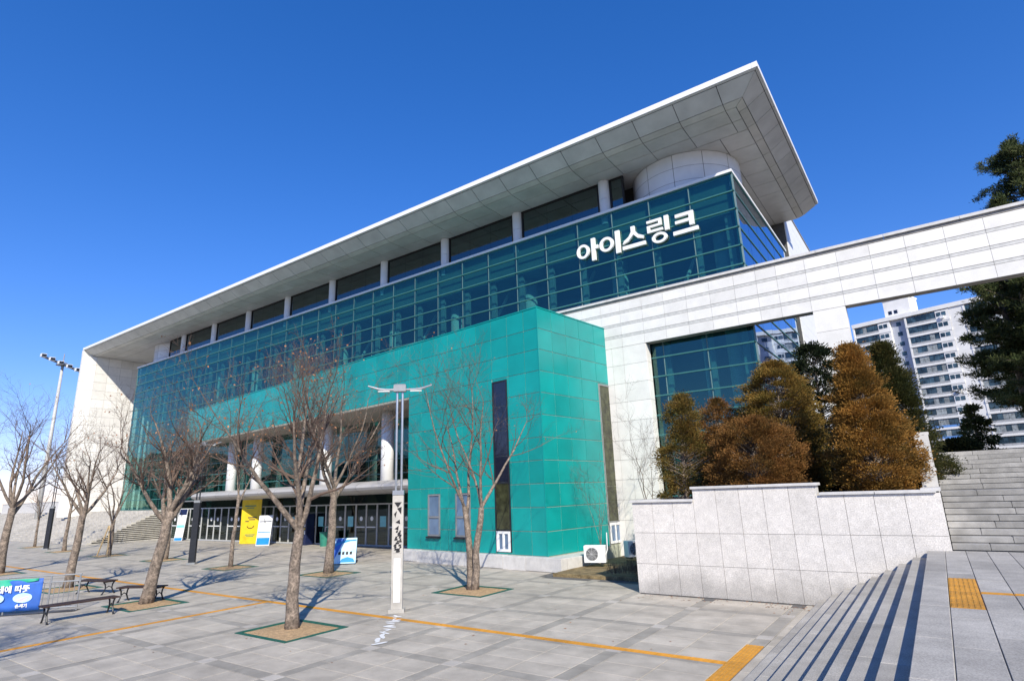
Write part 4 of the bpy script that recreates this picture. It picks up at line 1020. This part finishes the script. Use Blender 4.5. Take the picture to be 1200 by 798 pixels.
# ------------------------------------------------------------------ benches
def bench(label, loc, rz, L):
    t = thing('park_bench', label, 'bench', loc, rz, 'black benches')
    for k in range(5): piece('slat', (0, -.18+k*.09, .43), (L, .075, .035), M['bench_wood'], t, bev=.006)
    for s_ in (-1, 1):
        x = s_*(L/2-.12); mb = MB()
        for q in (-1, 1): mb.tube([(x, q*.20, .41), (x, q*.13, .32), (x, q*.11, .2), (x, q*.18, .06), (x, q*.23, .0)], [.024, .022, .022, .022, .028], 8)
        mb.tube([(x, -.2, .40), (x, .2, .40)], .022, 8).tube([(x, -.11, .2), (x, 0, .26), (x, .11, .2)], .016, 6)
        mb.build('leg_frame', M['dark_metal'], t)
    return t
bench('long black bench closest to the camera beside the railing', (-19.55, 6.85, 0), R(89), 1.75)
bench('black bench in front of the stout leaning tree', (-20.9, 8.95, 0), R(28), 1.45)
bench('black bench farthest back, beside the left tree trunk', (-24.4, 8.95, 0), R(15), 1.5)

# ------------------------------------------------------------------ railing with banner
ra = thing('railing', 'low metal railing frame carrying the blue banner', 'railing', (-22.0, 6.3, 0), R(48))
for x in (-1.6, -.5, .6, 1.35): MB().tube([(x, 0, -.01), (x, 0, 1.0)], .025, 8).build('post', M['steel'], ra)
for z in (.12, .82, 1.0): MB().tube([(-1.65, 0, z), (1.38, 0, z)], .02, 8).build('rail', M['grey_metal'], ra)
x = -1.5
while x < 1.3: MB().tube([(x, 0, .12), (x, 0, .82)], .01, 6).build('baluster', M['steel'], ra); x += .13
MB().box(-1.65, 1.38, -.16, .16, -.01, .02).build('foot_plate', M['dark_metal'], ra)
bn = thing('banner', 'blue and green cloth banner with white lettering tied to the railing', 'banner', (-22.0, 6.3, 0), R(48))
def cloth(nm, x0, x1, z0f, z1f, m, dy):
    N, K = 22, 6; vs = []
    for a in range(N+1):
        x = x0+(x1-x0)*a/N
        for b in range(K+1): vs.append((x, dy-.02*math.sin(7*x+b*.4)-.015*math.sin(15*x), z0f(x)+(z1f(x)-z0f(x))*b/K))
    mb = MB().add(vs, [(a*(K+1)+b, (a+1)*(K+1)+b, (a+1)*(K+1)+b+1, a*(K+1)+b+1) for a in range(N) for b in range(K)])
    o = mb.build(nm, m, bn, smooth=True); md = o.modifiers.new('thickness', 'SOLIDIFY'); md.thickness = .004; return o
cloth('cloth', -1.6, .42, lambda x: .10, lambda x: .95, M['banner_blue'], -.06)
cloth('green_band', -1.6, .30, lambda x: .95-(.36-.16*(x+1.6)), lambda x: .955, M['banner_green'], -.066)
def text(s_, size, loc, m, parent, rot=(R(90), 0, 0), bold=.0, ext=.002, name='lettering'):
    cu = bpy.data.curves.new(name, 'FONT'); cu.body = s_; cu.size = size; cu.align_x = 'CENTER'; cu.extrude = ext; cu.offset = bold
    o = bpy.data.objects.new(name, cu); COL.objects.link(o); dg = bpy.context.evaluated_depsgraph_get(); me = bpy.data.meshes.new_from_object(o.evaluated_get(dg))
    bpy.data.objects.remove(o); me.materials.append(m)
    if len(me.materials) > 1: me.materials.clear(); me.materials.append(m)
    return link(name, me, parent, loc, rot)
text('\uc138\uc5d0 \ub530\ub73b', .21, (-.28, -.10, .62), M['white_paint'], bn, bold=.006)
text('\uc190\uc138\uae30', .11, (-.02, -.10, .20), M['white_paint'], bn, bold=.004)
text('\uae30\uce68', .11, (-.72, -.10, .20), M['white_paint'], bn, bold=.004)
for x in (-.02, -.72):
    MB().add([(x+.24*math.cos(t*math.pi/12), -.095, .45+.13*math.sin(t*math.pi/12)) for t in range(24)]+[(x+.24*math.cos(t*math.pi/12), -.085, .45+.13*math.sin(t*math.pi/12)) for t in range(24)], [tuple(range(24)), tuple(range(47, 23, -1))]).build('oval_print', M['sign_pale'], bn)
    MB().prism([(x-.14, .40), (x-.05, .36), (x+.15, .46), (x+.16, .50), (x+.02, .46)], 'y', -.10, -.096).build('hand_print', M['pink'], bn)

# ------------------------------------------------------------------ signs and entrance clutter
es = thing('easel_sign', 'pale blue printed board on a low easel in front of the entrance', 'sign', (-22.6, 18.0, 0), R(38))
MB().add([(-.62, -.14, .05), (.62, -.14, .05), (.62, .10, 1.12), (-.62, .10, 1.12), (-.62, -.11, .05), (.62, -.11, .05), (.62, .13, 1.12), (-.62, .13, 1.12)], [(0, 1, 2, 3), (7, 6, 5, 4), (0, 4, 5, 1), (1, 5, 6, 2), (2, 6, 7, 3), (3, 7, 4, 0)]).build('board', M['sign_pale'], es)
for s_ in (-1, 1): MB().tube([(s_*.55, .14, 1.1), (s_*.55, .55, 0)], .018, 6).tube([(s_*.58, -.10, .12), (s_*.58, -.14, 0)], .018, 6).build('leg', M['dark_metal'], es)
sl_ = lambda z: -.145+.224*(z-.05)
def onboard(nm, poly, m, d): MB().add([(x, sl_(z)-d, z) for x, z in poly], [tuple(range(len(poly)))]).build(nm, m, es)
onboard('swoosh_print', [(-.6, .08), (-.42, .08), (-.1, .75), (.05, 1.1), (-.25, 1.1), (-.45, .6)], M['banner_blue'], .003)
onboard('swoosh_print', [(-.6, .62), (-.2, .85), (.3, .98), (.6, 1.0), (.6, 1.05), (.1, 1.04), (-.6, .78)], M['sign_blue'], .005)
onboard('swoosh_print', [(-.1, .1), (.6, .1), (.5, .25), (.25, .32), (.0, .25)], M['sign_blue'], .004)
text('ICE', .28, (.12, -.105, .42), M['black'], es, rot=(R(77.5), 0, 0), bold=.004) if False else None
for k in range(4): onboard('character_mark', [(-.18+k*.17, .42), (-.07+k*.17, .42), (-.07+k*.17, .56), (-.18+k*.17, .53)], M['black'], .006)
yb = thing('entrance_banner', 'tall yellow banner hanging beside the entrance doors', 'banner', (-40.2, 23.9, 0), R(22))
MB().box(-.80, .80, -.02, .0, .02, 3.02).build('cloth', M['sign_yellow'], yb)
MB().box(-.84, .84, -.03, .03, 3.02, 3.08).build('top_bar', M['steel'], yb)
for s_ in (-1, 1): MB().tube([(s_*.76, .06, 0), (s_*.76, .06, 3.05)], .025, 8).build('pole', M['steel'], yb)
sm = MB()
for k in range(9):
    t0, t1 = R(200+k*16), R(216+k*16); sm.prism([(.28*math.cos(t0), 1.30+.22*math.sin(t0)), (.28*math.cos(t1), 1.30+.22*math.sin(t1)), (.33*math.cos(t1), 1.30+.27*math.sin(t1)), (.33*math.cos(t0), 1.30+.27*math.sin(t0))], 'y', -.03, -.019)
sm.build('smile_print', M['black'], yb, recalc=True)
for x, z, w_, h_ in ((-.1, 2.55, .9, .07), (-.1, 2.42, .6, .05), (.1, 1.75, .7, .07), (.1, 1.62, .5, .06), (-.3, 1.5, .3, .06), (0, .6, .8, .05), (0, .5, .6, .04)): MB().box(x-w_/2, x+w_/2, -.03, -.019, z, z+h_).build('print', M['bin_green'] if z > 2 or z < 1 else M['navy'], yb)
def standee(label, loc, rz, w, h, tilt, cols):
    t = thing('standing_sign', label, 'sign', loc, rz, 'signs by the entrance doors')
    mb = MB().box(-w/2, w/2, -.02, .02, 0, h); o = mb.build('board', M['white_paint'], t); o.rotation_euler = (tilt, 0, 0)
    z = h
    for f, m in cols:
        q = MB().box(-w/2+.03, w/2-.03, -.028, -.019, z-h*f+.02, z-.02).build('print', m, o); z -= h*f
    MB().tube([(0, .05, h*.9), (0, .45+h*.1, 0)], .02, 6).build('prop', M['dark_metal'], t)
standee('slim white and blue standing sign right of the yellow banner', (-37.6, 23.3, 0), R(30), .95, 1.95, R(-8), ((.18, M['white_paint']), (.05, M['navy']), (.3, M['white_paint']), (.05, M['sign_blue']), (.15, M['white_paint']), (.25, M['sign_blue'])))
standee('narrow white leaning sign left of the yellow banner', (-51.2, 24.2, 0), R(20), .8, 2.5, R(-8), ((.2, M['navy']), (.3, M['white_paint']), (.1, M['sign_cyan']), (.3, M['white_paint']), (.1, M['sign_blue'])))
vm = thing('ticket_kiosk', 'dark navy kiosk with white and yellow panels by the doors', 'kiosk', (-34.6, 24.6, 0))
MB().bbox(-.32, .32, -.3, .3, 0, 1.95, .03).build('cabinet', M['navy'], vm)
for z, h_, m in ((1.55, .25, 'white_paint'), (1.15, .2, 'white_paint'), (.98, .1, 'sign_yellow'), (.7, .2, 'white_paint')): MB().box(-.2, .2, -.315, -.299, z, z+h_).build('panel', M[m], vm)
gb = thing('litter_bin', 'green litter bin in front of the glass doors', 'bin', (-32.3, 24.3, 0))
MB().tube([(0, 0, 0), (0, 0, .8)], [.28, .33], 18).build('body', M['bin_green'], gb, smooth=False)
MB().tube([(0, 0, .8), (0, 0, .86)], .35, 18).build('rim', M['bin_green'], gb)
MB().tube([(-.26, 0, .85), (-.2, 0, 1.2), (.2, 0, 1.2), (.26, 0, .85)], .025, 6).build('hoop', M['bin_green'], gb)
# air conditioners and dry shrubs by the annex corner
def aircon(label, loc, rz):
    t = thing('air_conditioner', label, 'air conditioner', loc, rz, 'outdoor air conditioner units')
    MB().bbox(-.40, .40, -.16, .16, .06, .66, .02).build('casing', M['white_paint'], t)
    for s_ in (-.28, .28): MB().box(s_-.05, s_+.05, -.17, .17, 0, .06).build('foot', M['dark_metal'], t)
    MB().tube([(-.1, -.155, .36), (-.1, -.172, .36)], .23, 28).build('fan_opening', M['black'], t)
    gr = MB()
    for rr in (.06, .11, .16, .21): gr.tube([(-.1+rr*math.cos(a*math.pi/10), -.18, .36+rr*math.sin(a*math.pi/10)) for a in range(21)], .006, 4, cap=False)
    for a in range(8): gr.tube([(-.1, -.18, .36), (-.1+.22*math.cos(a*math.pi/4), -.18, .36+.22*math.sin(a*math.pi/4))], .005, 4)
    gr.build('fan_grille', M['white_metal'], t)
    MB().tube([(.38, .0, .3), (.46, .02, .5), (.46, .1, 1.1)], .02, 6).build('pipe', M['white_metal'], t)
aircon('white air conditioner unit in front of the teal side wall', (-10.95, 20.4, .20), R(18))
aircon('second air conditioner unit behind, under the side slot window', (-10.35, 22.6, .20), R(60))
for k, (x, y) in enumerate(((-9.2, 18.5), (-8.6, 18.75), (-8.05, 18.5), (-9.0, 19.3), (-8.3, 19.4))):
    rnd = random.Random(40+k); t = thing('dry_shrub', ['dry cut shrub at the left front of the garden bed', 'dry cut shrub in the middle of the garden bed', 'dry cut shrub touching the granite wall', 'dry cut shrub in the second row, left', 'dry cut shrub in the second row by the wall'][k], 'shrub', (x, y, .19), 0, 'dry shrubs in the garden bed')
    mb = MB()
    for q in range(70):
        a = rnd.uniform(0, 6.28); r_ = rnd.uniform(0, .34); p = (r_*math.cos(a), r_*math.sin(a), 0)
        mb.tube([p, (p[0]+rnd.gauss(0, .07), p[1]+rnd.gauss(0, .07), rnd.uniform(.2, .36))], [.006, .003], 3, cap=False)
    mb.build('stems', M['twig'], t)

# ------------------------------------------------------------------ wooded rise behind the photographer (seen only as a dark band in the glass)
vs = []; N, K = 60, 8; rnd = random.Random(2)
for a in range(N+1):
    th = math.pi*(1.02+.96*a/N)
    for b in range(K+1):
        rr = 110+b*16; hh = (14+5*math.sin(a*.7)+3*math.sin(a*1.9+1))*math.sin(min(1, b/4)*math.pi/2)+rnd.uniform(-1, 1)*(b > 0)
        vs.append((rr*math.cos(th)-20, rr*math.sin(th), hh-.1))
tag(MB().add(vs, [(a*(K+1)+b, (a+1)*(K+1)+b, (a+1)*(K+1)+b+1, a*(K+1)+b+1) for a in range(N) for b in range(K)]).build('hills', M['hill']), kind='structure')

# fallen leaves along the foot of the granite wall and on the pavement
lf = MB(); rnd = random.Random(77)
for k in range(170):
    x, y = (rnd.uniform(-7.3, -2.9), 16.40-abs(rnd.gauss(0, .35))) if k < 70 else ((rnd.gauss(-3.4, .5), 16.1-abs(rnd.gauss(0, .4))) if k < 100 else (rnd.uniform(-24, -4), rnd.uniform(6, 17)))
    if x > -2.85: continue
    a = rnd.uniform(0, 6.28); q = rnd.uniform(.018, .04); c, d_ = math.cos(a)*q, math.sin(a)*q
    lf.add([(x-c, y-d_, .006), (x+d_*.6, y-c*.6, .012), (x+c, y+d_, .007), (x-d_*.6, y+c*.6, .014)], [(0, 1, 2, 3)])
tag(lf.build('leaf_litter', M['dryleaf']), 'scattered dry brown leaves on the plaza pavement', 'leaves', kind='stuff')
